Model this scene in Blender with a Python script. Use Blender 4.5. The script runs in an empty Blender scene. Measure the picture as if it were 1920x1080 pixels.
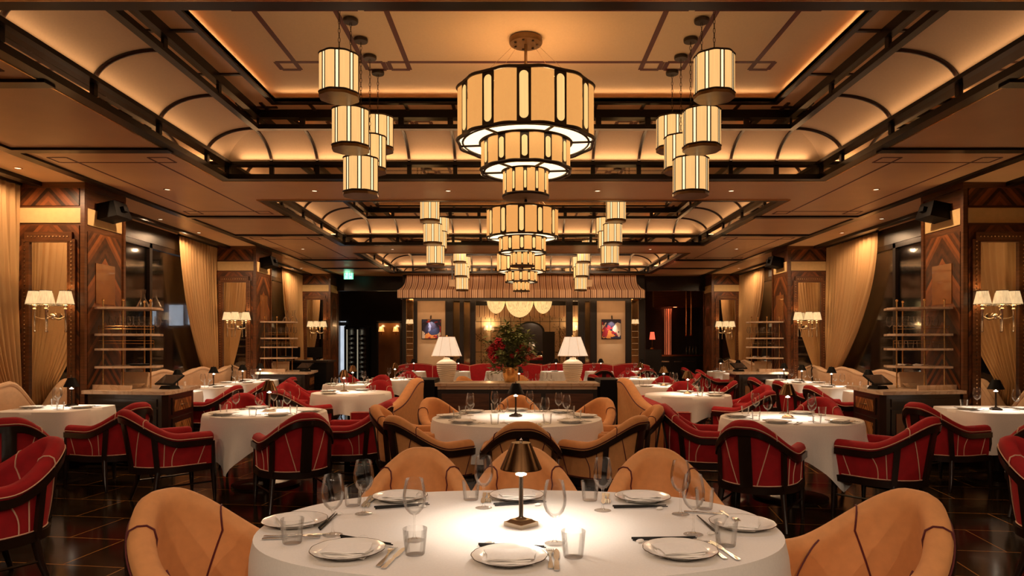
import bpy, bmesh, math, random
from mathutils import Vector, Matrix
S = bpy.context.scene
C = S.collection
PI = math.pi
# ------------------------------------------------------------------ camera, light set-up, exposure
F_PX, VX, VY, CAM_Z = 1290.0, 973.0, 645.0, 1.45      # focal length and vanishing point of the 1920x1080 frame
cam_d = bpy.data.cameras.new('camera'); cam = bpy.data.objects.new('camera', cam_d); C.objects.link(cam)
cam.location = (0, 0, CAM_Z); cam.rotation_euler = (PI/2, 0, 0)
cam_d.sensor_width = 36; cam_d.lens = 36*F_PX/1920
cam_d.shift_x = -(VX-960)/1920; cam_d.shift_y = (VY-540)/1920
cam_d.clip_start = .05
S.camera = cam
S.view_settings.view_transform = 'Standard'; S.view_settings.look = 'None'
S.view_settings.exposure = 0.5; S.view_settings.gamma = 1.0; S.view_settings.use_curve_mapping = False
w = bpy.data.worlds.new('night'); S.world = w; w.use_nodes = True
w.node_tree.nodes['Background'].inputs[0].default_value = (.25, .35, .6, 1)
w.node_tree.nodes['Background'].inputs[1].default_value = .004
cy = S.cycles
cy.use_denoising = True; cy.max_bounces = 7; cy.diffuse_bounces = 4; cy.glossy_bounces = 4
cy.transmission_bounces = 4; cy.transparent_max_bounces = 24; cy.use_light_tree = True
cy.sample_clamp_indirect = 4; cy.caustics_reflective = False; cy.caustics_refractive = False
# light levels (watts or radiance)
WARM = (1, .62, .28); SOFT = (1, .72, .42); PALE = (1, .88, .80)
E_COVE, E_INNER, E_SPOT, E_TABLE, E_SCONCE, E_BULB = 5.2, 2.8, 50.0, 7.0, 3.2, 1.4
XC = .06
rnd = random.Random(7)
def lamp(name, kind, loc, power, col, size=.05, size_y=None, rot=None, spot=None, parent=None, blend=.6):
    d = bpy.data.lights.new(name, kind); o = bpy.data.objects.new(name, d); C.objects.link(o)
    d.energy = power; d.color = col; o.location = loc
    if kind == 'AREA':
        d.shape = 'RECTANGLE'; d.size = size; d.size_y = size_y or size
    else:
        d.shadow_soft_size = size
    if kind == 'SPOT': d.spot_size = math.radians(spot or 60); d.spot_blend = blend
    if rot: o.rotation_euler = rot
    if parent: o.parent = parent
    return o
# ------------------------------------------------------------------ materials
def nt(name):
    m = bpy.data.materials.new(name); m.use_nodes = True
    t = m.node_tree; b = t.nodes['Principled BSDF']; return m, t, b
def mat(name, col, rough=.5, metal=0, noise=0, nscale=20, bump=0, coat=0, sheen=0, sheen_col=None, spec=.5, stretch=None):
    m, t, b = nt(name)
    b.inputs['Base Color'].default_value = (*col, 1); b.inputs['Roughness'].default_value = rough
    b.inputs['Metallic'].default_value = metal; b.inputs['Coat Weight'].default_value = coat
    b.inputs['Sheen Weight'].default_value = sheen; b.inputs['Specular IOR Level'].default_value = spec
    if sheen_col: b.inputs['Sheen Tint'].default_value = (*sheen_col, 1)
    tc = t.nodes.new('ShaderNodeTexCoord'); n = t.nodes.new('ShaderNodeTexNoise')
    src = tc.outputs['Object']
    if stretch:
        mp = t.nodes.new('ShaderNodeMapping'); mp.inputs['Scale'].default_value = stretch
        t.links.new(src, mp.inputs['Vector']); src = mp.outputs['Vector']
    t.links.new(src, n.inputs['Vector']); n.inputs['Scale'].default_value = nscale; n.inputs['Detail'].default_value = 5
    r = t.nodes.new('ShaderNodeValToRGB')
    k = max(noise, .03)
    r.color_ramp.elements[0].position = .3; r.color_ramp.elements[1].position = .7
    r.color_ramp.elements[0].color = (*[c*(1-k) for c in col], 1)
    r.color_ramp.elements[1].color = (*[min(1, c*(1+k)) for c in col], 1)
    t.links.new(n.outputs['Fac'], r.inputs['Fac']); t.links.new(r.outputs['Color'], b.inputs['Base Color'])
    if bump:
        bp = t.nodes.new('ShaderNodeBump'); bp.inputs['Strength'].default_value = bump; bp.inputs['Distance'].default_value = .004
        t.links.new(n.outputs['Fac'], bp.inputs['Height']); t.links.new(bp.outputs['Normal'], b.inputs['Normal'])
    return m
def glow(name, col, strength, base=(.8, .7, .5), streak=0, sscale=(60, 60, 2), rough=.8):
    m, t, b = nt(name)
    b.inputs['Base Color'].default_value = (*base, 1); b.inputs['Roughness'].default_value = rough
    b.inputs['Emission Color'].default_value = (*col, 1); b.inputs['Emission Strength'].default_value = strength
    tc = t.nodes.new('ShaderNodeTexCoord'); mp = t.nodes.new('ShaderNodeMapping'); mp.inputs['Scale'].default_value = sscale
    n = t.nodes.new('ShaderNodeTexNoise'); n.inputs['Scale'].default_value = 1; n.inputs['Detail'].default_value = 3
    t.links.new(tc.outputs['Object'], mp.inputs['Vector']); t.links.new(mp.outputs['Vector'], n.inputs['Vector'])
    mr = t.nodes.new('ShaderNodeMapRange'); mr.inputs['To Min'].default_value = strength*(1-streak); mr.inputs['To Max'].default_value = strength*(1+streak)
    mr.inputs['From Min'].default_value = .25; mr.inputs['From Max'].default_value = .75
    t.links.new(n.outputs['Fac'], mr.inputs['Value']); t.links.new(mr.outputs['Result'], b.inputs['Emission Strength'])
    return m
def glass(name, tint=(1, 1, 1), ior=1.45, base=.06, gain=.9):
    m = bpy.data.materials.new(name); m.use_nodes = True; t = m.node_tree; t.nodes.clear()
    o = t.nodes.new('ShaderNodeOutputMaterial'); tr = t.nodes.new('ShaderNodeBsdfTransparent'); g = t.nodes.new('ShaderNodeBsdfGlossy')
    tr.inputs['Color'].default_value = (*tint, 1); g.inputs['Roughness'].default_value = .06
    lw = t.nodes.new('ShaderNodeLayerWeight'); lw.inputs['Blend'].default_value = .22
    mr = t.nodes.new('ShaderNodeMapRange'); mr.inputs['To Min'].default_value = base; mr.inputs['To Max'].default_value = gain
    t.links.new(lw.outputs['Fresnel'], mr.inputs['Value'])
    p = t.nodes.new('ShaderNodeMath'); p.operation = 'MULTIPLY'
    t.links.new(mr.outputs['Result'], p.inputs[0]); p.inputs[1].default_value = 1.0
    mx = t.nodes.new('ShaderNodeMixShader'); t.links.new(p.outputs[0], mx.inputs[0])
    t.links.new(tr.outputs[0], mx.inputs[1]); t.links.new(g.outputs[0], mx.inputs[2]); t.links.new(mx.outputs[0], o.inputs['Surface'])
    return m
def chevron(name, dark, light, freq=9.0, horiz='X', rough=.3, centre=0.0, coat=.3):
    """V-matched veneer: diagonal strips mirrored about the object's vertical centre line."""
    m, t, b = nt(name)
    tc = t.nodes.new('ShaderNodeTexCoord'); sx = t.nodes.new('ShaderNodeSeparateXYZ'); t.links.new(tc.outputs['Object'], sx.inputs[0])
    def mth(op, a, c=None, v=None):
        n = t.nodes.new('ShaderNodeMath'); n.operation = op; t.links.new(a, n.inputs[0])
        if c is not None: t.links.new(c, n.inputs[1])
        elif v is not None: n.inputs[1].default_value = v
        return n.outputs[0]
    u = mth('ABSOLUTE', mth('SUBTRACT', sx.outputs[horiz], v=centre))
    d = mth('MULTIPLY', mth('ADD', mth('MULTIPLY', u, v=1.1), sx.outputs['Z']), v=freq)
    fl = mth('FLOOR', d); wn = t.nodes.new('ShaderNodeTexWhiteNoise'); wn.noise_dimensions = '1D'; t.links.new(fl, wn.inputs['W'])
    ns = t.nodes.new('ShaderNodeTexNoise'); ns.inputs['Scale'].default_value = 14; ns.inputs['Detail'].default_value = 6
    t.links.new(tc.outputs['Object'], ns.inputs['Vector'])
    mixf = mth('ADD', mth('MULTIPLY', wn.outputs['Value'], v=.65), mth('MULTIPLY', ns.outputs['Fac'], v=.35))
    r = t.nodes.new('ShaderNodeValToRGB'); r.color_ramp.elements[0].color = (*dark, 1); r.color_ramp.elements[1].color = (*light, 1)
    r.color_ramp.elements[0].position = .2; r.color_ramp.elements[1].position = .85
    t.links.new(mixf, r.inputs['Fac']); t.links.new(r.outputs['Color'], b.inputs['Base Color'])
    b.inputs['Roughness'].default_value = rough; b.inputs['Coat Weight'].default_value = coat; b.inputs['Coat Roughness'].default_value = .15
    return m
def tiles(name):
    m, t, b = nt(name)
    tc = t.nodes.new('ShaderNodeTexCoord'); mp = t.nodes.new('ShaderNodeMapping'); mp.inputs['Rotation'].default_value = (0, 0, math.radians(8))
    br = t.nodes.new('ShaderNodeTexBrick'); t.links.new(tc.outputs['Object'], mp.inputs['Vector']); t.links.new(mp.outputs['Vector'], br.inputs['Vector'])
    br.inputs['Scale'].default_value = 1.0; br.inputs['Brick Width'].default_value = .90; br.inputs['Row Height'].default_value = .58
    br.inputs['Mortar Size'].default_value = .005; br.inputs['Mortar Smooth'].default_value = 0
    br.inputs['Color1'].default_value = (.030, .018, .008, 1); br.inputs['Color2'].default_value = (.018, .012, .006, 1); br.inputs['Mortar'].default_value = (.42, .20, .05, 1)
    t.links.new(br.outputs['Color'], b.inputs['Base Color'])
    n = t.nodes.new('ShaderNodeTexNoise'); n.inputs['Scale'].default_value = 4; t.links.new(tc.outputs['Object'], n.inputs['Vector'])
    mr = t.nodes.new('ShaderNodeMapRange'); mr.inputs['To Min'].default_value = .06; mr.inputs['To Max'].default_value = .2; t.links.new(n.outputs['Fac'], mr.inputs['Value'])
    t.links.new(mr.outputs['Result'], b.inputs['Roughness'])
    return m
def stripes(name, c1, c2, freq, axis='X', thin=.25, c3=None):
    m, t, b = nt(name)
    tc = t.nodes.new('ShaderNodeTexCoord'); sx = t.nodes.new('ShaderNodeSeparateXYZ'); t.links.new(tc.outputs['Object'], sx.inputs[0])
    a = t.nodes.new('ShaderNodeMath'); a.operation = 'MULTIPLY'; t.links.new(sx.outputs[axis], a.inputs[0]); a.inputs[1].default_value = freq
    f = t.nodes.new('ShaderNodeMath'); f.operation = 'FRACT'; t.links.new(a.outputs[0], f.inputs[0])
    r = t.nodes.new('ShaderNodeValToRGB'); r.color_ramp.interpolation = 'CONSTANT'
    e = r.color_ramp.elements; e[0].position = 0; e[0].color = (*c2, 1); e[1].position = thin; e[1].color = (*c1, 1)
    for p, c in ((.36, c3 or c1), (.45, c1), (.64, c3 or c1), (.74, c1)): x = e.new(p); x.color = (*c, 1)
    t.links.new(f.outputs[0], r.inputs['Fac']); t.links.new(r.outputs['Color'], b.inputs['Base Color']); b.inputs['Roughness'].default_value = .85
    return m
def marble(name, col, vein):
    m, t, b = nt(name)
    tc = t.nodes.new('ShaderNodeTexCoord'); n = t.nodes.new('ShaderNodeTexNoise'); n.inputs['Scale'].default_value = 3; n.inputs['Detail'].default_value = 8; n.inputs['Distortion'].default_value = 1.5
    t.links.new(tc.outputs['Object'], n.inputs['Vector']); r = t.nodes.new('ShaderNodeValToRGB')
    e = r.color_ramp.elements; e[0].position = .45; e[0].color = (*col, 1); e[1].position = .56; e[1].color = (*col, 1); x = e.new(.5); x.color = (*vein, 1)
    t.links.new(n.outputs['Fac'], r.inputs['Fac']); t.links.new(r.outputs['Color'], b.inputs['Base Color']); b.inputs['Roughness'].default_value = .18
    return m
def sheer(name, col):
    m, t, b = nt(name)
    out = t.nodes['Material Output']; tr = t.nodes.new('ShaderNodeBsdfTranslucent'); tr.inputs['Color'].default_value = (*col, 1)
    b.inputs['Base Color'].default_value = (*col, 1); b.inputs['Roughness'].default_value = .9
    tc = t.nodes.new('ShaderNodeTexCoord'); mp = t.nodes.new('ShaderNodeMapping'); mp.inputs['Scale'].default_value = (30, 30, 1.5)
    n = t.nodes.new('ShaderNodeTexNoise'); n.inputs['Scale'].default_value = 2; t.links.new(tc.outputs['Object'], mp.inputs['Vector']); t.links.new(mp.outputs['Vector'], n.inputs['Vector'])
    r = t.nodes.new('ShaderNodeValToRGB'); r.color_ramp.elements[0].color = (*[c*.88 for c in col], 1); r.color_ramp.elements[1].color = (*col, 1)
    t.links.new(n.outputs['Fac'], r.inputs['Fac']); t.links.new(r.outputs['Color'], b.inputs['Base Color'])
    mx = t.nodes.new('ShaderNodeMixShader'); mx.inputs[0].default_value = .35
    t.links.new(b.outputs[0], mx.inputs[1]); t.links.new(tr.outputs[0], mx.inputs[2]); t.links.new(mx.outputs[0], out.inputs['Surface'])
    return m
M = {}
M['ceiling'] = mat('ceiling_paint', (.74, .46, .235), .36, noise=.04, nscale=3)
M['cove'] = mat('cove_fabric', (.80, .64, .48), .8, noise=.03, nscale=60)
M['lacquer'] = mat('dark_lacquer', (.007, .0035, .0022), .28, noise=.2, nscale=8, spec=.3)
M['shadeframe'] = mat('blackened_bronze', (.030, .014, .007), .4, .3, noise=.2, nscale=14)
M['brown'] = mat('brown_wood', (.024, .009, .004), .3, noise=.35, nscale=5, stretch=(1, 1, 9))
M['redline'] = mat('oxblood_line', (.09, .008, .008), .5)
M['mirror'] = mat('antique_mirror', (.92, .82, .68), .03, 1, noise=.06, nscale=9)
M['clear_mirror'] = mat('clear_mirror', (.86, .82, .76), .02, 1, noise=.02, nscale=3)
M['amber_mirror'] = mat('amber_mirror', (.62, .42, .20), .12, 1, noise=.15, nscale=7)
M['brass'] = mat('brass', (.72, .45, .18), .25, 1, noise=.1, nscale=30)
M['bronze'] = mat('bronze', (.20, .115, .05), .4, .85, noise=.15, nscale=12)
M['nickel'] = mat('nickel', (.75, .66, .54), .18, 1, noise=.06, nscale=30)
M['steel'] = mat('cutlery_steel', (.66, .68, .70), .2, 1, noise=.05, nscale=40)
M['darkmetal'] = mat('dark_metal', (.035, .022, .014), .3, .7, noise=.2, nscale=20)
M['lampmetal'] = mat('smoked_brass', (.13, .07, .032), .25, 1, noise=.15, nscale=25)
M['black'] = mat('black', (.004, .0035, .0035), .55, spec=.15, noise=.2, nscale=10)
M['tan'] = mat('tan_suede', (.62, .275, .095), .75, noise=.07, nscale=22, bump=.08, sheen=.25, sheen_col=(.9, .6, .35))
M['red'] = mat('red_velvet', (.34, .0015, .007), .8, noise=.14, nscale=16, bump=.05, sheen=.07, sheen_col=(.9, .03, .05))
M['cream_pipe'] = mat('cream_piping', (.72, .45, .32), .7)
M['red_pipe'] = mat('oxblood_piping', (.085, .006, .010), .7)
M['chairwood'] = mat('chair_wood', (.014, .006, .0035), .28, noise=.3, nscale=6, coat=.12)
M['cloth'] = mat('white_linen', (.80, .77, .74), .85, noise=.03, nscale=120, bump=.03)
M['napkin'] = mat('napkin_linen', (.82, .79, .76), .85, noise=.03, nscale=90, bump=.05)
M['china'] = mat('china', (.82, .79, .75), .14, noise=.02, nscale=10)
M['rimline'] = mat('plate_rim', (.05, .035, .025), .25)
M['glass'] = glass('thin_glass', (.99, .99, .985), base=.02, gain=.55)
M['pane'] = glass('window_glass', (.85, .85, .85), base=.06, gain=.9)
M['smoke_pane'] = glass('cabinet_glass', (.8, .7, .55), base=.05, gain=.7)
M['veneer'] = chevron('veneer_front', (.020, .007, .0025), (.26, .075, .018), 17, coat=.1, rough=.4)
M['veneer_side'] = chevron('veneer_side', (.022, .008, .003), (.28, .085, .02), 15, 'Y', .4, coat=.1)
M['amber_chevron'] = chevron('amber_chevron', (.09, .030, .008), (.62, .26, .075), 26, 'Y', .3, .55)
M['veneer_plain'] = mat('veneer_plain', (.10, .034, .010), .38, noise=.4, nscale=4, stretch=(1, 1, 8), coat=.15)
M['band'] = mat('gilt_band', (.62, .44, .20), .5, noise=.05, nscale=20)
M['curtain'] = sheer('cream_sheer', (.68, .42, .19))
M['cream_seat'] = mat('cream_velvet', (.62, .42, .27), .8, noise=.06, nscale=20, sheen=.3, sheen_col=(1, .8, .6))
M['stone'] = marble('cream_marble', (.70, .54, .40), (.55, .38, .25))
M['floor'] = tiles('inlaid_tiles')
M['wallblack'] = mat('dark_panel', (.010, .006, .004), .35, noise=.3, nscale=3)
M['awning'] = stripes('striped_canvas', (.92, .66, .44), (.16, .04, .012), 5.9, 'X', .14, (.52, .25, .11))
M['plaster'] = mat('cream_plaster', (.74, .54, .34), .8, noise=.05, nscale=4)
M['shade'] = glow('pleated_shade', (1, .66, .32), .52, (.45, .36, .24), streak=.35, sscale=(70, 70, 1))
M['bigshade'] = glow('linen_lamp_shade', (1, .76, .54), .46, (.5, .42, .34), streak=.06, sscale=(40, 40, 30))
M['bowlshade'] = glow('bowl_shade', (1, .64, .24), .70, (.5, .4, .2), streak=.45, sscale=(40, 40, 1))
M['linen_lit'] = glow('lit_linen', (1, .45, .12), .52, (.5, .32, .16), .10, (150, 150, 60))
M['slot_lit'] = glow('lit_glass_slot', (1, .62, .22), .66, (.5, .4, .25), .10, (50, 50, 1.5))
M['diffuser'] = glow('lit_diffuser', (1, .74, .42), 1.5, (.9, .85, .7), .04, (6, 6, 6))
M['pend_lit'] = glow('lit_pendant_linen', (1, .56, .20), .66, (.5, .36, .2), .12, (120, 120, 3))
M['pend_slot'] = glow('lit_pendant_slot', (1, .76, .42), 1.0, (.9, .8, .6), .03, (20, 20, 2))
M['bulb'] = glow('bulb', (1, .86, .66), 3.0)
M['downlight'] = glow('downlight_lens', (1, .80, .52), 1.2)
M['coolwhite'] = glow('cool_white', (.78, .88, 1), .5, streak=.25, sscale=(6, 6, 3))
M['outdoor'] = glow('outdoor_lit', (.74, .86, 1), 1.9, streak=.25, sscale=(6, 6, 3))
M['exit'] = glow('exit_green', (.10, .75, .48), .8)
M['exit_white'] = glow('exit_white', (.75, 1, .9), .9)
M['redlamp'] = glow('red_shade', (1, .10, .05), .9)
M['redglow'] = glow('red_lit_column', (1, .16, .06), .22, streak=.5, sscale=(8, 8, 3))
M['ceramic'] = mat('white_ceramic', (.74, .66, .54), .35, noise=.03, nscale=8)
M['gold'] = mat('hammered_gold', (.80, .48, .18), .28, 1, noise=.15, nscale=25, bump=.2)
M['leaf'] = mat('leaf_green', (.13, .15, .035), .55, noise=.4, nscale=12)
M['bloom'] = mat('red_bloom', (.42, .012, .022), .8, noise=.3, nscale=40, bump=.4)
M['pinkbloom'] = mat('coral_bloom', (.62, .14, .09), .8, noise=.3, nscale=40)
M['whitebloom'] = mat('white_bloom', (.8, .74, .62), .7, noise=.1, nscale=40)
M['screen'] = mat('screen_glass', (.04, .03, .025), .12, noise=.1, nscale=4)
M['paper'] = mat('menu_paper', (.62, .46, .30), .7, noise=.05, nscale=20)
M['copper'] = mat('copper', (.80, .30, .14), .2, 1, noise=.1, nscale=20)
M['mural'] = mat('mural_ink', (.16, .10, .055), .8, noise=.3, nscale=10)
M['bottle'] = mat('dark_bottle', (.012, .014, .008), .12, noise=.2, nscale=5)
M['amberwood'] = mat('amber_panel', (.20, .075, .022), .22, noise=.25, nscale=2, coat=.6)
M['chopstick'] = mat('black_chopstick', (.006, .005, .005), .5, spec=.2)
# ------------------------------------------------------------------ mesh builder
class MB:
    def __init__(s): s.v = []; s.f = []; s.m = []; s.k = 0
    def add(s, vs, fs):
        o = len(s.v); s.v += [tuple(v) for v in vs]
        for f in fs: s.f.append([i+o for i in f]); s.m.append(s.k)
        return s
    def box(s, c, d, rz=0, top=1.0, R=None):
        x, y, z = d[0]/2, d[1]/2, d[2]/2; vs = []
        for k, q in ((-1, 1.0), (1, top)):
            for a, b in ((-1, -1), (1, -1), (1, 1), (-1, 1)): vs.append(Vector((a*x*q, b*y*q, k*z)))
        Q = R or Matrix.Rotation(rz, 3, 'Z')
        vs = [Q @ v + Vector(c) for v in vs]
        return s.add(vs, [(3, 2, 1, 0), (4, 5, 6, 7), (0, 1, 5, 4), (1, 2, 6, 5), (2, 3, 7, 6), (3, 0, 4, 7)])
    def bb(s, x0, x1, y0, y1, z0, z1): return s.box(((x0+x1)/2, (y0+y1)/2, (z0+z1)/2), (abs(x1-x0), abs(y1-y0), abs(z1-z0)))
    def ring(s, hx, hy, wd, z0, z1, cx=0, cy=0):       # rectangular frame, wd thick inwards
        ix, iy = hx-wd, hy-wd; vs = []
        for z in (z0, z1):
            for X, Y in ((hx, hy), (ix, iy)):
                vs += [(cx-X, cy-Y, z), (cx+X, cy-Y, z), (cx+X, cy+Y, z), (cx-X, cy+Y, z)]
        fs = []
        for i in range(4):
            j = (i+1) % 4
            fs += [(i, j, 4+j, 4+i)[::-1], (8+i, 8+j, 12+j, 12+i), (i, j, 8+j, 8+i), (4+i, 12+i, 12+j, 4+j)]
        return s.add(vs, fs)
    def upright(s, hw, z0, z1, y0, y1, t):             # upright frame facing -Y
        s.bb(-hw, -hw+t, y0, y1, z0, z1); s.bb(hw-t, hw, y0, y1, z0, z1); s.bb(-hw+t, hw-t, y0, y1, z0, z0+t); return s.bb(-hw+t, hw-t, y0, y1, z1-t, z1)
    def prism(s, pts, z0, z1):
        n = len(pts); vs = [(x, y, z0) for x, y in pts]+[(x, y, z1) for x, y in pts]
        return s.add(vs, [list(range(n))[::-1], list(range(n, 2*n))]+[(i, (i+1) % n, n+(i+1) % n, n+i) for i in range(n)])
    def lathe(s, prof, n=24, c=(0, 0, 0), wob=None, close=False):
        vs = []; rows = len(prof)
        for r, z in prof:
            for i in range(n):
                a = 2*PI*i/n; q = r*(wob(a) if wob else 1)
                vs.append((c[0]+q*math.cos(a), c[1]+q*math.sin(a), c[2]+z))
        fs = []
        for k in range(rows-1):
            for i in range(n):
                j = (i+1) % n; fs.append((k*n+i, k*n+j, (k+1)*n+j, (k+1)*n+i))
        if close: fs += [list(range(n))[::-1], list(range((rows-1)*n, rows*n))]
        return s.add(vs, fs)
    def tube(s, pts, r, n=6, closed=False, cap=True):
        pts = [Vector(p) for p in pts]; N = len(pts); vs = []; up = None
        for i, p in enumerate(pts):
            a = pts[(i-1) % N] if (closed or i > 0) else pts[i]; b = pts[(i+1) % N] if (closed or i < N-1) else pts[i]
            t = (b-a); t = t.normalized() if t.length > 1e-9 else Vector((0, 0, 1))
            if up is None: up = Vector((0, 0, 1)) if abs(t.z) < .9 else Vector((1, 0, 0))
            x = t.cross(up); x = x.normalized() if x.length > 1e-6 else t.orthogonal().normalized(); y = x.cross(t); up = y
            q = r[i] if isinstance(r, (list, tuple)) else r
            for k in range(n):
                g = 2*PI*k/n; vs.append(p+x*math.cos(g)*q+y*math.sin(g)*q)
        fs = []
        for i in range(N if closed else N-1):
            for k in range(n):
                l = (k+1) % n; j = (i+1) % N; fs.append((i*n+k, i*n+l, j*n+l, j*n+k))
        if not closed and cap: fs += [list(range(n)), list(range((N-1)*n, N*n))[::-1]]
        return s.add(vs, fs)
    def grid(s, fn, nu, nv, closed_u=False):
        vs = [fn(i, j) for i in range(nu) for j in range(nv)]; fs = []
        for i in range(nu if closed_u else nu-1):
            for j in range(nv-1):
                k = (i+1) % nu; fs.append((i*nv+j, k*nv+j, k*nv+j+1, i*nv+j+1))
        return s.add(vs, fs)
    def sphere(s, c, r, n=10, sq=(1, 1, 1)):
        vs = [(c[0], c[1], c[2]-r*sq[2])]; rows = n//2
        for k in range(1, rows):
            a = PI*k/rows
            for i in range(n):
                b = 2*PI*i/n; vs.append((c[0]+r*sq[0]*math.sin(a)*math.cos(b), c[1]+r*sq[1]*math.sin(a)*math.sin(b), c[2]-r*sq[2]*math.cos(a)))
        vs.append((c[0], c[1], c[2]+r*sq[2])); fs = []
        for i in range(n): fs.append((0, 1+(i+1) % n, 1+i)); fs.append((len(vs)-1, len(vs)-1-n+i, len(vs)-1-n+(i+1) % n))
        for k in range(rows-2):
            for i in range(n): fs.append((1+k*n+i, 1+k*n+(i+1) % n, 1+(k+1)*n+(i+1) % n, 1+(k+1)*n+i))
        return s.add(vs, fs)
    def build(s, name, mats, parent=None, loc=None, rz=0, sharp=35, smooth=True, recalc=True):
        me = bpy.data.meshes.new(name); me.from_pydata(s.v, [], s.f)
        if not isinstance(mats, (list, tuple)): mats = [mats]
        for m in mats: me.materials.append(M[m] if isinstance(m, str) else m)
        if len(mats) > 1:
            for p, k in zip(me.polygons, s.m): p.material_index = k
        if recalc:
            b = bmesh.new(); b.from_mesh(me); bmesh.ops.recalc_face_normals(b, faces=b.faces); b.to_mesh(me); b.free()
        if smooth:
            me.shade_smooth(); me.set_sharp_from_angle(angle=math.radians(sharp))
        o = bpy.data.objects.new(name, me); C.objects.link(o)
        if loc: o.location = loc
        o.rotation_euler.z = rz
        if parent: o.parent = parent
        return o
def tag(o, label, cat, group=None):
    o['label'] = label; o['category'] = cat
    if group: o['group'] = group
    return o
def thing(name, label, cat, loc=(0, 0, 0), rz=0, group=None):
    o = bpy.data.objects.new(name, None); C.objects.link(o); o.location = loc; o.rotation_euler.z = rz
    o.empty_display_size = .1
    return tag(o, label, cat, group)
def struct(o, label=None):
    o['kind'] = 'structure'
    if label: o['label'] = label
    return o
def dup(root, loc, rz=None, label=None, group=None):
    r = root.copy(); C.objects.link(r); r.location = loc
    if rz is not None: r.rotation_euler.z = rz
    if label: r['label'] = label
    if group: r['group'] = group
    def kids(a, b):
        for ch in list(a.children):
            c = ch.copy(); C.objects.link(c); c.parent = b; kids(ch, c)
    kids(root, r)
    return r
def face(dx, dy): return math.atan2(-dx, dy)          # turn of a thing whose front is +Y so that it looks along (dx, dy)
def clamp(x, a=0., b=1.): return max(a, min(b, x))
def sstep(x): x = clamp(x); return x*x*(3-2*x)
def at(x, y, z=.75):                                   # a point at height z read off the frame
    Y = F_PX*(CAM_Z-z)/(y-VY); return ((x-VX)*Y/F_PX, Y)
# ------------------------------------------------------------------ the room
H = 3.40; HX, HY, PER = 3.53, 2.095, 5.40; CY = [.65, 6.05, 11.45, 16.85]      # ceiling, coffer half sizes, coffer centres
WX, PX_IN = 6.15, 5.31                                                       # window wall and pillar aisle face, from the room's axis
Y0, Y1 = -3.0, 24.5
struct(MB().bb(-13, 13, Y0, Y1+1, -.1, 0).build('floor', 'floor', smooth=False), 'dark polished floor tiles with thin brass inlay lines')
def ceiling():
    b = MB(); z0, z1 = H, H+.1; xs = HX-.02; y = Y0
    for cx0, cx1 in ((-WX-.3+XC, XC-xs), (XC+xs, WX+.3+XC)): b.bb(cx0, cx1, Y0, Y1, z0, z1)
    edges = [Y0]
    for c in CY: edges += [c-HY+.02, c+HY-.02]
    edges.append(Y1)
    for i in range(0, len(edges), 2): b.bb(XC-xs, XC+xs, edges[i], edges[i+1], z0, z1)
    o = struct(b.build('ceiling', 'ceiling', smooth=False), 'flat cream ceiling around the raised coffers')
    b = MB()
    for s in (-1, 1):
        b.bb(XC+s*5.10, XC+s*5.22, Y0, 19.7, H-.025, H+.01)
        b.bb(XC+s*5.80, XC+s*5.92, Y0, 19.7, H-.05, H+.01)
        for c in [-.28]+[5.12+PER*k for k in (0, 1, 2)]:
            for yy in (c, c+1.77):
                if yy < 19.7: b.bb(XC+s*(HX+.02), XC+s*5.10, yy-.06, yy+.06, H-.025, H+.01)
    b.build('ceiling_rail', 'lacquer', o, smooth=False)
    b = MB()
    def line(x0, y0, x1, y1, wd=.022):
        if abs(x1-x0) < 1e-6: b.bb(x0-wd/2, x0+wd/2, min(y0, y1), max(y0, y1), H-.003, H+.01)
        else: b.bb(min(x0, x1), max(x0, x1), y0-wd/2, y0+wd/2, H-.003, H+.01)
    for s in (-1, 1):
        for c in (3.35, 8.75, 14.15):
            xa, xb, ya, yb = XC+s*3.94, XC+s*4.79, c-1.36, c+1.36; q = .2
            for x in (xa, xb): line(x, ya-q, x, yb+q)
            for yy in (ya, yb): line(xa-s*q, yy, xb+s*q, yy)
            for x, sx in ((xa, -s), (xb, s)):
                for yy, sy in ((ya, -1), (yb, 1)):
                    line(x, yy+sy*q, x+sx*q, yy+sy*q); line(x+sx*q, yy, x+sx*q, yy+sy*q)
    b.build('inlay_line', 'redline', o, smooth=False)
ceiling()
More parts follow.
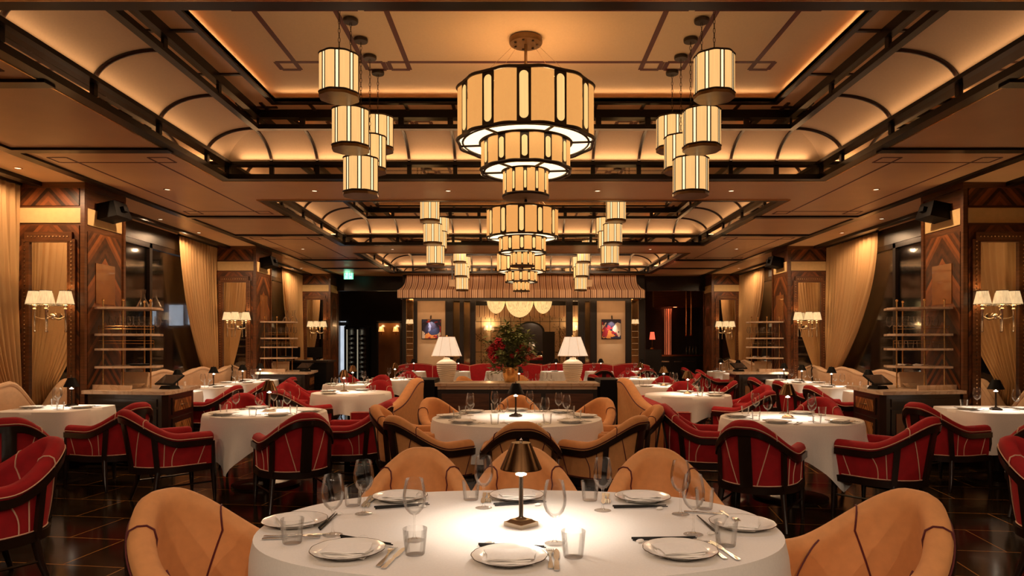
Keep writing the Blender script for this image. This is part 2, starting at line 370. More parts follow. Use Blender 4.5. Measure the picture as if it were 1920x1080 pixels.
def coffer():
    r = bpy.data.objects.new('trim_1', None); C.objects.link(r); struct(r, 'stepped ceiling coffer with curved panels and dark rails')
    P = lambda b, n, m, **k: b.build(n, m, r, **k)
    P(MB().ring(HX+.06, HY+.06, .11, H-.008, H+.050), 'bottom_rail', 'lacquer', smooth=False)
    P(MB().ring(HX+.075, HY+.075, .015, H-.012, H-.002), 'brass_lip', 'brass', smooth=False)
    P(MB().ring(HX-.03, HY-.03, .012, H+.05, H+.15), 'mirror_band', 'mirror', smooth=False)
    P(MB().ring(HX+.04, HY+.04, .15, H+.145, H+.182), 'ledge_rail', 'lacquer', smooth=False)
    nr = 14; off = lambda t: .03+.53*(1-math.cos(t)); zz = lambda t: H+.15+.28*math.sin(t)
    ribx = [-2.97+5.94*k/11 for k in range(12)]; riby = [-1.51+3.02*k/3 for k in range(4)]
    for k in range(4):
        b = MB()
        def fn(i, j, k=k):
            t = PI/2*i/(nr-1); o = off(t); q = (j/8)*2-1
            X, Y = HX-o, HY-o
            if k == 0: return (q*X, Y, zz(t))
            if k == 1: return (q*X, -Y, zz(t))
            if k == 2: return (X, q*Y, zz(t))
            return (-X, q*Y, zz(t))
        P(b.grid(fn, nr, 9), 'cove_panel', 'cove', sharp=60)
    def rib(kind, s, u):
        pts = []
        for i in range(13):
            t = PI/2*i/12; o = off(t)+.012
            pts.append((u, s*(HY-o), zz(t)-.008) if kind == 'x' else (s*(HX-o), u, zz(t)-.008))
        P(MB().tube(pts, .019, 6), 'cove_rib', 'brown', sharp=60)
    for s in (-1, 1):
        for u in ribx: rib('x', s, u)
        for u in riby: rib('y', s, u)
    b = MB()
    for s in (-1, 1):
        for u in ribx:
            b.box((u, s*(HY-.035), H+.10), (.05, .05, .10)); b.box((u, s*(HY-.60), H+.49), (.06, .05, .12))
        for u in riby:
            b.box((s*(HX-.035), u, H+.10), (.05, .05, .10)); b.box((s*(HX-.60), u, H+.49), (.05, .06, .12))
        for t in (-1, 1): b.box((s*(HX-.035), t*(HY-.035), H+.1), (.07, .07, .10))
    P(b, 'band_post', 'lacquer', smooth=False)
    o = .55
    P(MB().ring(HX-o, HY-o, .07, H+.405, H+.455), 'inner_rail', 'lacquer', smooth=False)
    P(MB().ring(HX-o-.05, HY-o-.05, .012, H+.45, H+.53), 'mirror_band', 'mirror', smooth=False)
    P(MB().ring(HX-o, HY-o, .10, H+.52, H+.62), 'upper_rail', 'lacquer', smooth=False)
    P(MB().ring(HX-.60, HY-.60, .30, H+.605, H+.635), 'soffit_strip', 'ceiling', smooth=False)
    b = MB()
    for s in (-1, 1):
        for u in ribx: b.box((u*.94, s*(HY-.75), H+.60), (.035, .24, .02))
        for u in riby: b.box((s*(HX-.75), u*.9, H+.60), (.24, .035, .02))
    P(b, 'soffit_batten', 'brown', smooth=False)
    P(MB().ring(HX-.85, HY-.85, .05, H+.585, H+.645), 'inner_frame', 'lacquer', smooth=False)
    b = MB().bb(-HX+.62, HX-.62, -HY+.62, HY-.62, H+.74, H+.80)
    P(b.ring(HX-.62, HY-.62, .02, H+.63, H+.75), 'inner_ceiling', 'cove', smooth=False)
    b = MB(); zt = H+.737
    def line(x0, y0, x1, y1, wd=.045):
        if abs(x1-x0) < 1e-6: b.bb(x0-wd/2, x0+wd/2, min(y0, y1), max(y0, y1), zt, zt+.01)
        else: b.bb(min(x0, x1), max(x0, x1), y0-wd/2, y0+wd/2, zt, zt+.01)
    q = .18; ya = .515
    for xa, xb in ((-1.13, 1.13), (-2.2, -1.54), (1.54, 2.2)):
        for x in (xa, xb): line(x, -ya-q, x, ya+q)
        for y in (-ya, ya): line(xa-q, y, xb+q, y)
        for x, sx in ((xa, -1), (xb, 1)):
            for y, sy in ((-ya, -1), (ya, 1)): line(x, y+sy*q, x+sx*q, y+sy*q); line(x+sx*q, y, x+sx*q, y+sy*q)
    P(b, 'inlay_line', 'redline', smooth=False)
    return r
cof = coffer(); cof.location = (XC, CY[1], 0)
for c in (CY[0], CY[2], CY[3]): dup(cof, (XC, c, 0))
def cove_lights(c):
    # LED strips hidden behind the ledge rail and behind the inner frame
    for s in (-1, 1):
        lamp('cove_led', 'AREA', (XC, c+s*(HY-.085), H+.20), E_COVE, (1, .54, .24), 2*HX-.4, .03, (PI+s*.35, 0, 0))
        lamp('cove_led', 'AREA', (XC+s*(HX-.085), c, H+.20), E_COVE*.21, (1, .54, .24), .03, 2*HY-.4, (PI, s*-.35, 0))
        lamp('frame_led', 'AREA', (XC, c+s*(HY-.80), H+.66), E_INNER, (1, .56, .24), 2*HX-1.8, .02, (PI-s*-.9, 0, 0))
        lamp('frame_led', 'AREA', (XC+s*(HX-.80), c, H+.66), E_INNER*.6, (1, .56, .24), .02, 2*HY-1.8, (PI, s*.9, 0))
for c in CY: cove_lights(c)
# walls, window bays
struct(MB().bb(-13, 13, Y0-.2, Y0, 0, H+.1).build('wall_rear', 'wallblack', smooth=False))
PY = [2.90, 8.30, 13.70, 19.10]; PD = .82
def side_wall(s):
    nm = 'left' if s < 0 else 'right'
    b = MB(); x0, x1 = XC+s*WX, XC+s*(WX+.2)
    b.bb(x0, x1, Y0, Y1, 0, .42); b.bb(x0, x1, Y0, Y1, 3.12, H+.1)
    b.bb(x0, x1, Y0, 2.9, .42, 3.12); b.bb(x0, x1, 19.1, Y1, .42, 3.12)
    struct(b.build('wall_'+nm, 'wallblack', smooth=False))
    for k, y in enumerate(PY[:3]):
        ya, yb = y+PD, PY[k+1]; n = 2
        wn = bpy.data.objects.new('window_%d' % (k+1 if s < 0 else k+4), None); C.objects.link(wn); wn.location = (XC+s*(WX+.06), ya, .42); struct(wn, 'tall dark window bay between pillars')
        b = MB(); L = yb-ya; hh = 2.70
        for i in range(n+1): b.bb(-.05, .05, max(0, L*i/n-.04), min(L, L*i/n+.04), 0, hh)
        for z in (0, hh-.08): b.bb(-.05, .05, 0, L, z, z+.08)
        b.build('window_frame', 'lacquer', wn, smooth=False)
        for i in range(n): MB().bb(-.006, .006, L*i/n+.03, L*(i+1)/n-.03, .05, hh-.05).build('pane', 'pane', wn, smooth=False)
for s in (-1, 1): side_wall(s)
# lit windows of another building, seen through the glass
struct(MB().bb(-12, -6.6, 16.06, 16.3, 0, 6).build('wall_outside', 'wallblack', smooth=False))
for k, (xa, xb, z0, z1) in enumerate(((-8.14, -7.80, 1.88, 2.36), (-7.70, -7.44, 1.90, 2.37), (-8.63, -8.43, 1.90, 2.30))):
    tg = MB(); tg.bb(xa, xb, 16.0, 16.1, z0, z1)
    o = thing('lit_window', ('bluish lit window pane outside, wider one', 'bluish lit window pane outside nearest to the curtain', 'small bluish lit window pane outside behind the shelf')[k], 'window', ((xa+xb)/2, 16.05, z0), 0, 'lit windows outdoors')
    MB().bb(-(xb-xa)/2, (xb-xa)/2, -.04, .04, 0, z1-z0).build('pane', 'outdoor', o, smooth=False)
    MB().upright((xb-xa)/2+.03, -.03, z1-z0+.03, -.06, .06, .03).build('window_frame', 'black', o, smooth=False)
def pillar(s, y):
    r = bpy.data.objects.new('pillar', None); C.objects.link(r); r.location = (XC+s*PX_IN, y, 0); struct(r, 'square pillar faced in V-matched dark veneer')
    W = WX-PX_IN; o = s
    b = MB().bb(0, o*W, 0, PD, 0, H); b.build('core', 'veneer_plain', r, smooth=False)
    c = o*W/2
    MB().bb(-W/2+.05, W/2-.05, -.012, 0, .1, 2.88).build('front_veneer', 'veneer', r, (c, 0, 0), smooth=False)
    MB().bb(-W/2+.05, W/2-.05, -.012, 0, 3.12, H-.02).build('front_veneer', 'veneer', r, (c, 0, 0), smooth=False)
    MB().bb(-W/2+.04, W/2-.03, -.016, 0, 2.91, 3.09).build('gilt_band', 'band', r, (c, 0, 0), smooth=False)
    MB().bb(-.012, .012, -PD/2+.06, PD/2-.06, .1, 2.82).build('side_veneer', 'veneer_side', r, (0, PD/2, 0), smooth=False)
    MB().bb(-.016, .016, -PD/2+.05, PD/2-.05, 2.90, 3.10).build('gilt_band', 'band', r, (0, PD/2, 0), smooth=False)
    MB().bb(-.02, .02, -.2, .2, 1.95, 2.45).build('reflection_panel', 'amberwood', r, (0, PD/2, 0), smooth=False)  # amber panel stands in for a reflection on the side veneer
    b = MB()
    for (xx, yy) in ((0, 0), (0, PD)): b.box((xx, yy, H/2), (.05, .05, H-.002))
    b.bb(-.03*o, o*W, -.02, PD+.02, H-.07, H); b.bb(-.03*o, o*W, -.02, PD+.02, 0, .12)
    b.build('corner_trim', 'veneer_plain', r, smooth=False)
pos_p = {8.30: 'nearest', 13.70: 'second', 19.10: 'third'}
for s in (-1, 1):
    for y in PY: pillar(s, y)
# mirrors on the pillar fronts
def wall_mirror():
    r = thing('wall_mirror', 'x', 'mirror'); w2, z0, z1 = .235, .55, 2.68
    MB().bb(-w2, w2, -.008, 0, z0, z1).build('mirror_glass', 'clear_mirror', r, smooth=False)
    b = MB(); fw = .085
    for x in (-w2-fw/2, w2+fw/2): b.bb(x-fw/2, x+fw/2, -.03, 0, z0-fw, z1+.03)
    b.bb(-w2-fw+.035, w2+fw-.035, -.034, 0, z1, z1+fw+.03); b.bb(-w2-fw, w2+fw, -.03, 0, z0-fw, z0)
    for x in (-w2, w2): b.bb(x-.006, x+.006, -.036, 0, z0, z1)
    b.bb(-w2, w2, -.036, 0, z1-.006, z1+.006)
    b.k = 1
    for k in range(46):
        z = z0+(z1-z0)*k/45
        for x in (-w2-.045, w2+.045): b.box((x, -.033, z), (.014, .012, .014), R=Matrix.Rotation(PI/4, 3, 'Y'))
    for k in range(12): b.box((-w2+2*w2*k/11, -.037, z1+.06), (.014, .012, .014), R=Matrix.Rotation(PI/4, 3, 'Y'))
    b.build('frame', ['veneer_plain', 'nickel'], r, smooth=False)
    return r
def sconce():
    r = thing('wall_sconce', 'x', 'wall lamp'); zs = 1.92
    b = MB(); b.sphere((0, -.06, zs-.14), .032, 10, (1, .8, 1.1)); b.lathe([(.0, 0), (.045, 0), (.045, .012), (.0, .02)], 16, (0, 0, 0))
    v = [Matrix.Rotation(PI/2, 3, 'X') @ Vector((x, y, z)) for x, y, z in b.v[-64:]]
    b.v[-64:] = [(p.x, p.y-.035, p.z+zs-.14) for p in v]
    b.build('back_plate', 'nickel', r)
    heads = ((-.185, -.10), (0, -.17), (.185, -.10))
    for hx, hy in heads:
        a = MB()
        if hx: a.tube([(hx*k/8, -.06+(hy+.06)*(k/8), zs-.14-.03*math.sin(PI*k/8)) for k in range(9)], .007, 6)
        else: a.tube([(0, -.05, zs-.14), (0, -.12, zs-.15), (0, hy, zs-.12)], .008, 6)
        a.build('arm', 'nickel', r)
        a = MB(); a.lathe([(.004, -.33), (.013, -.325), (.013, -.31), (.008, -.30), (.014, -.08), (.022, -.055), (.013, -.04), (.028, -.02), (.028, -.012), (.012, 0), (.012, .03)], 12, (hx, hy, zs))
        a.build('torch', 'nickel', r)
        f = MB(); f.lathe([(.092, 0), (.058, .16)], 40, (hx, hy, zs), wob=lambda g: 1+.022*math.cos(20*g))
        sh = f.build('lamp_shade', 'shade', r, sharp=80)
        for q, z in ((.094, 0), (.060, .16)): MB().tube([(hx+q*math.cos(2*PI*k/24), hy+q*math.sin(2*PI*k/24), zs+z) for k in range(24)], .0035, 5, True).build('shade_trim', 'darkmetal', sh)
        MB().sphere((hx, hy, zs+.07), .02, 8).build('bulb', 'bulb', r)
    return r
mir, sco = wall_mirror(), sconce(); first = True
for s in (-1, 1):
    for y in PY[1:]:
        sd = 'left' if s < 0 else 'right'; x = XC+s*5.71
        lm = 'tall beaded frame mirror on the %s pillar along the %s windows' % (pos_p[y], sd)
        ls = 'three shade wall sconce on the %s pillar along the %s windows' % (pos_p[y], sd)
        if first: mir.location = (x, y-.014, 0); sco.location = (x-s*.08, y-.03, 0); mir['label'], sco['label'] = lm, ls; mir['group'] = 'pillar mirrors'; sco['group'] = 'pillar sconces'; first = False
        else: dup(mir, (x, y-.014, 0), 0, lm); dup(sco, (x-s*.08, y-.03, 0), 0, ls)
        for hx, hy in ((-.185, -.10), (0, -.17), (.185, -.10)):
            lamp('sconce_bulb', 'POINT', (x-s*.08+hx, y-.03+hy, 2.02), E_SCONCE, (1, .66, .32), .03)
# curtains: hung beside each pillar, drawn towards it lower down
def curtain(s, yt0, yt1, sweep, label):
    nu, nv = 150, 40; zt, zb = H-.04, .02
    r = thing('curtain', label, 'curtain', (XC+s*6.06, yt1, 0), 0, 'cream curtains beside the pillars')
    b = MB()
    def fn(i, j):
        u = i/(nu-1); z = zt+(zb-zt)*j/(nv-1); q = clamp((zt-z)/(zt-.95))
        y0 = yt0-yt1; wdt = -y0; keep = 1-sweep*(q**1.9)
        if z < .95: keep = 1-sweep*(1-.25*(.95-z))
        y = -wdt*(1-u)*keep
        amp = .035*(.55+.45*q)
        x = amp*math.sin(u*2*PI*13+.5*math.sin(3*u+z)+.8*math.sin(u*2*PI*13))+.010*math.sin(u*67+z*.8)-s*.01*q
        return (x, y, z)
    b.grid(fn, nu, nv).build('drape', 'curtain', r, sharp=180, recalc=False)
    MB().bb(-.03, .03, -(yt1-yt0), 0, H-.045, H-.005).build('track', 'lacquer', r, smooth=False)
curtain(-1, 6.55, 8.27, .66, 'cream sheer curtain hanging beside the nearest pillar on the left')
curtain(-1, 12.15, 13.67, .60, 'cream sheer curtain hanging beside the second pillar on the left')
curtain(-1, 17.4, 19.07, .60, 'cream sheer curtain hanging beside the third pillar on the left')
curtain(1, 6.55, 8.27, .72, 'cream sheer curtain hanging beside the nearest pillar on the right')
curtain(1, 11.75, 13.67, .74, 'cream sheer curtain swept aside by the second pillar on the right')
curtain(1, 17.2, 19.07, .68, 'cream sheer curtain hanging beside the third pillar on the right')
# recessed downlights
dl = thing('downlight', 'x', 'ceiling light')
MB().lathe([(.045, .002), (.045, -.004), (.034, -.006), (.030, .0)], 20).build('trim_ring', 'brass', dl)
MB().lathe([(.0, -.003), (.031, -.003)], 16).build('lens', 'downlight', dl)
dspots = [(-5.55, 7.62), (-4.43, 8.67), (-5.6, 10.75), (-5.6, 12.04), (-4.43, 14.1), (-5.6, 17.7), (4.50, 8.67), (5.64, 10.7), (5.66, 12.05), (4.46, 14.1), (5.66, 17.7), (-1.0, 3.33), (.06, 3.33), (1.1, 3.33), (-2.6, 8.75), (2.7, 8.75), (-.9, 8.75), (1.0, 8.75), (-2.6, 14.15), (2.7, 14.15), (-4.4, 3.4), (4.5, 3.4)]
for x in (-2.6, -1.0, 1.1, 2.7):      # unseen floods added behind the camera to light the chair fronts
    lamp('downlight_beam', 'SPOT', (x, -2.07, H-.02), 125, (1, .74, .52), .03, spot=172, blend=.4)
for k, (x, y) in enumerate(dspots):
    if abs(x) > 5: lab = 'small round downlight in the ceiling strip along the %s windows, %s from the camera' % ('left' if x < 0 else 'right', {7.62: 'first', 10.75: 'second', 10.7: 'second', 12.04: 'third', 12.05: 'third', 17.7: 'last'}[y])
    elif abs(x) > 4: lab = 'small round downlight in the %s panel of the %s ceiling' % ({8.67: 'red lined second', 14.1: 'red lined third', 3.4: 'nearest red lined'}[y], 'left' if x < 0 else 'right')
    else: lab = 'small round downlight between two ceiling coffers, %s of the %s row' % ({-1.0: 'left one', .06: 'middle one', 1.1: 'right one', -2.6: 'far left one', 2.7: 'far right one', -.9: 'centre left one', 1.0: 'centre right one'}[x], {3.33: 'nearest', 8.75: 'second', 14.15: 'third'}[y])
    if k == 0: dl.location = (x, y, H-.001); dl['label'] = lab; dl['group'] = 'recessed downlights'
    else: dup(dl, (x, y, H-.001), 0, lab)
    tgt = {(-1.0, 3.33): (-.55, 2.7), (.06, 3.33): (0, 2.7), (1.1, 3.33): (.6, 2.7)}.get((x, y))
    pw = E_SPOT
    d = Vector(((tgt[0]-x, tgt[1]-y, -2.65))) if tgt else Vector((0, 0, -1))
    if tgt: pw *= .34
    else: pw *= 1.0
    o = lamp('downlight_beam', 'SPOT', (x, y, H-.02), pw, PALE if tgt else (1, .62, .34), .03, spot=75 if tgt else 172, blend=1 if tgt else .35)
    o.rotation_euler = d.to_track_quat('-Z', 'Y').to_euler()
for k, x in enumerate((-2.3, -1.15, .06, 1.25, 2.4)):  # spots and their fittings added to brighten the awning
    dup(dl, (x, 15.55, H+.604), 0, 'small added awning spot in the raised near edge of the farthest coffer, %s of five' % ('leftmost', 'second', 'middle', 'fourth', 'rightmost')[k])
    o = lamp('awning_fill', 'SPOT', (x, 15.55, H+.585), 80, (1, .62, .36), .03, spot=95, blend=1); o.rotation_euler = Vector((0, 3.2, -1.05)).to_track_quat('-Z', 'Y').to_euler()
# ------------------------------------------------------------------ hanging lights
def chandelier():
    r = thing('chandelier', 'x', 'chandelier')
    TOP = H+.735
    tiers = ((.585, 3.21, 3.66, 12), (.385, 2.965, 3.21, 12), (.197, 2.745, 2.965, 12))
    for k, (R, z0, z1, n) in enumerate(tiers):
        body = MB(); slot = MB(); fr = MB(); W = 2*PI/n; hs = .30 if k < 2 else .26
        a0 = math.radians(-92)
        slots = []
        for i in range(n):
            g = a0+i*W
            # fabric bay bulges outward between two slots
            lo, hi = g+W*hs/2*1.25, g+W-W*hs/2*1.25; m = 6
            vs = []
            for j in range(m+1):
                a = lo+(hi-lo)*j/m; q = R*(1+.030*math.sin(PI*j/m))
                vs += [(q*math.cos(a), q*math.sin(a), z0+.015), (q*math.cos(a), q*math.sin(a), z1-.015)]
            body.add(vs, [(2*j, 2*j+2, 2*j+3, 2*j+1) for j in range(m)])
            # rounded glass slot
            cx = math.cos(g); sy = math.sin(g); half = R*W*hs/2*.80; vs = []; N = 20; hh = (z1-z0)/2-.035; zc = (z0+z1)/2
            for j in range(N):
                t = 2*PI*j/N; u = half*math.cos(t); v = half*math.sin(t)+(hh-half if math.sin(t) > 0 else half-hh)
                vs.append(((R+.004)*cx-u*sy, (R+.004)*sy+u*cx, zc+v))
            slots.append(MB().add(vs, [list(range(N))]))
            # dark plate behind the slot, wide as the frame
            e = R*W*hs/2*1.25; vs = []
            for u in (-e, e):
                for z in (z0, z1): vs.append((R*cx-u*sy, R*sy+u*cx, z))
            fr.add(vs, [(0, 2, 3, 1)])
        def scal(rr, z, th):
            pts = []
            for i in range(n*8):
                a = a0+2*PI*i/(n*8); ph = (i % 8)/8; q = rr
                pp = (ph-hs*.62)/(1-hs*1.24)
                if 0 < pp < 1: q = rr*(1+.032*math.sin(PI*pp))
                pts.append((q*math.cos(a), q*math.sin(a), z))
            fr.tube(pts, th, 6, True)
        tw = .014 if k < 2 else .009
        scal(R, z0, tw*1.15); scal(R, z1, tw)
        tier = body.build('fabric_tier', 'linen_lit', r, sharp=60, recalc=False)
        for q in slots: q.build('glass_slot', 'slot_lit', tier, smooth=False, recalc=False)
        if k < 2:   # glowing underside ring with bronze spokes
            Rn = tiers[k+1][0]; d = MB(); N = 48
            vs = []
            for i in range(N):
                a = 2*PI*i/N; vs += [(Rn*.98*math.cos(a), Rn*.98*math.sin(a), z0+.004), (R*.99*math.cos(a), R*.99*math.sin(a), z0+.004)]
            d.add(vs, [(2*i, 2*((i+1) % N), 2*((i+1) % N)+1, 2*i+1) for i in range(N)])
            d.build('diffuser', 'diffuser', tier, smooth=False, recalc=False)
            for i in range(6):
                a = a0+2*PI*(i+.42)/6; c, s_ = math.cos(a), math.sin(a)
                fr.tube([(Rn*c, Rn*s_, z0), (R*c, R*s_, z0)], tw*.9, 6)
            fr.tube([(R*.945*math.cos(2*PI*i/48), R*.945*math.sin(2*PI*i/48), z0) for i in range(48)], tw*.7, 5, True)
            fr.tube([(Rn*1.05*math.cos(2*PI*i/48), Rn*1.05*math.sin(2*PI*i/48), z0) for i in range(48)], tw*.7, 5, True)
        else:
            MB().lathe([(0, z0-.025), (R*1.02, z0-.012), (R*1.03, z0+.012), (R*.9, z0+.015)], 36).build('bottom_cap', 'bronze', r)
            MB().lathe([(0, z0-.05), (.012, z0-.048), (.015, z0-.036), (.008, z0-.02)], 12).build('finial', 'darkmetal', r)
        fr.build('bronze_frame', 'shadeframe', tier, sharp=60, recalc=False)
        lid = MB().lathe([(0, z1-(.16 if k == 0 else .02)), (R*.98, z1-(.16 if k == 0 else .02))], 36); lid.build('top_diffuser', 'linen_lit', tier, smooth=False)
    b = MB(); b.lathe([(0, TOP-.05), (.14, TOP-.05), (.146, TOP-.04), (.146, TOP-.005), (.1, TOP)], 32)
    cn = b.build('canopy', 'bronze', r)
    b = MB()
    for i in range(7): a = 2*PI*i/7; b.lathe([(0, TOP-.058), (.011, TOP-.058), (.011, TOP-.045)], 8, (.1*math.cos(a), .1*math.sin(a), 0))
    b.build('canopy_bolt', 'darkmetal', cn)
    MB().tube([(0, 0, 3.6), (0, 0, TOP-.04)], .013, 8).build('stem', 'bronze', r)
    for i in range(6):
        a = 2*PI*(i+.5)/6; MB().tube([(.08*math.cos(a), .08*math.sin(a), TOP-.04), (.5*math.cos(a), .5*math.sin(a), 3.65)], .0015, 4).build('cable', 'nickel', r)
    return r
ch = chandelier(); nmz = {CY[1]: 'nearest large three tier drum chandelier under the front coffer', CY[2]: 'middle three tier drum chandelier under the second coffer', CY[3]: 'farthest three tier drum chandelier in front of the striped awning'}
ch.location = (XC, CY[1], 0); ch['label'] = nmz[CY[1]]; ch['group'] = 'chandeliers'
for c in CY[2:]: dup(ch, (XC, c, 0), 0, nmz[c])
dup(ch, (XC, CY[0], 0), 0, 'three tier drum chandelier above the camera, outside the photo')
for c in CY:
    for k in range(4): lamp('chandelier_bulb', 'POINT', (XC+.3*math.cos(PI*k/2+.7), c+.3*math.sin(PI*k/2+.7), 3.57), E_BULB, WARM, .04)
def pendant(zb):
    """Drum pendant; its bottom hangs at zb, canopy on the inner ceiling."""
    r = thing('pendant_lamp', 'x', 'pendant lamp'); R = .146; hgt = .30; n = 8; TOP = H+.735
    fab = MB(); slot = MB(); fr = MB(); W = 2*PI/n; a0 = math.radians(-90+8)
    for i in range(n):
        g = a0+i*W; lo, hi = g+W*.14, g+W*.86; vs = []
        for j in range(5):
            a = lo+(hi-lo)*j/4; q = R*(1+.05*math.sin(PI*j/4)); vs += [(q*math.cos(a), q*math.sin(a), .012), (q*math.cos(a), q*math.sin(a), hgt-.006)]
        fab.add(vs, [(2*j, 2*j+2, 2*j+3, 2*j+1) for j in range(4)])
        vs = []
        for a in (g-W*.105, g+W*.105): vs += [(R*.99*math.cos(a), R*.99*math.sin(a), .012), (R*.99*math.cos(a), R*.99*math.sin(a), hgt-.006)]
        slot.add(vs, [(0, 2, 3, 1)])
        for a in (g-W*.125, g+W*.125): fr.tube([(R*math.cos(a), R*math.sin(a), .005), (R*math.cos(a), R*math.sin(a), hgt-.003)], .0052, 4)
    pts = []
    for i in range(n*8):
        a = a0+2*PI*i/(n*8); ph = (i % 8)/8; q = R*(1+.05*max(0, math.sin(PI*(ph-.14)/.72))); pts.append((q*math.cos(a), q*math.sin(a)))
    for z in (.003, hgt-.002): fr.tube([(x, y, z) for x, y in pts], .008, 5, True)
    sh = fab.build('drum_shade', 'pend_lit', r, sharp=70, recalc=False); slot.build('glass_slot', 'pend_slot', sh, smooth=False, recalc=False); fr.build('bronze_frame', 'shadeframe', sh, sharp=60)
    MB().prism([(x*1.015, y*1.015) for x, y in pts], -.028, .004).build('bottom_cap', 'bronze', r, sharp=50)
    MB().prism([(x*.97, y*.97) for x, y in pts], hgt-.03, hgt-.02).build('top_cap', 'pend_lit', r, smooth=False)
    MB().lathe([(0, TOP-zb-.03), (.058, TOP-zb-.03), (.062, TOP-zb-.022), (.062, TOP-zb-.004), (.04, TOP-zb)], 20).build('canopy', 'darkmetal', r)
    b = MB(); L = TOP-zb-.03-hgt; k = max(4, int(L/.035))
    for i in range(k):
        z = hgt+L*(i+.5)/k; hl = L/k*.62; ax = (0, 1)[i % 2]
        pts = []
        for j in range(8):
            t = 2*PI*j/8; u = .008*math.cos(t); v = hl*math.sin(t); pts.append((u if ax else 0, 0 if ax else u, z+v))
        b.tube(pts, .0022, 4, True)
    b.build('chain', 'darkmetal', r)
    return r
zs = [3.375, 3.075, 2.775, 3.075, 3.375]; prot = {}
names = ['first', 'second', 'lowest middle', 'fourth', 'last']
cofn = {CY[1]: 'front', CY[2]: 'second', CY[3]: 'farthest'}
for c in CY[1:]:
    for s in (-1, 1):
        for k in range(5):
            z = zs[k]; lab = 'drum pendant, %s of five in the %s cluster under the %s coffer' % (names[k], 'left' if s < 0 else 'right', cofn[c])
            loc = (XC+s*1.45, c+(k-2)*.365, z)
            if z not in prot:
                p = prot[z] = pendant(z); p.location = loc; p['label'] = lab; p['group'] = 'drum pendants'
            else: dup(prot[z], loc, 0, lab)
# ------------------------------------------------------------------ tub armchair (front is +Y)
A_, B_, LARM = .272, .31, .25; UA = .64
def plan(u, d=0.0):
    """Centre line of the wrapped back, u in -1..1, pushed outward by d; returns x, y and how much it is 'back'."""
    s = 1 if u >= 0 else -1; a = abs(u)
    if a <= UA:
        g = a/UA*PI/2; nx, ny = math.sin(g)/A_, -math.cos(g)/B_; l = math.hypot(nx, ny)
        return s*(A_*math.sin(g)+nx/l*d), -B_*math.cos(g)+ny/l*d, math.cos(g)
    t = (a-UA)/(1-UA); return s*(A_-.012*t+d), t*LARM, 0
def ztop(u):
    q = sstep((abs(u)-.05)/.56); return .865-.225*q
def cpt(u, d, z):
    x, y, k = plan(u, d); return (x, y-.085*k*clamp((z-.35)/.5, 0, 1.1), z)
US = [-1+2*i/56 for i in range(57)]
def chair_strip(b, u0, u1, d0, d1, zlo, zhi, n):
    """Solid strip following the back between two heights (functions of u)."""
    vs = []
    for i in range(n):
        u = u0+(u1-u0)*i/(n-1)
        for d, z in ((d0, zlo(u)), (d1, zlo(u)), (d1, zhi(u)), (d0, zhi(u))): vs.append(cpt(u, d, z))
    fs = [(i*4+k, i*4+(k+1) % 4, i*4+4+(k+1) % 4, i*4+4+k) for i in range(n-1) for k in range(4)]
    fs += [(0, 1, 2, 3), tuple((n-1)*4+k for k in (3, 2, 1, 0))]
    b.add(vs, fs)
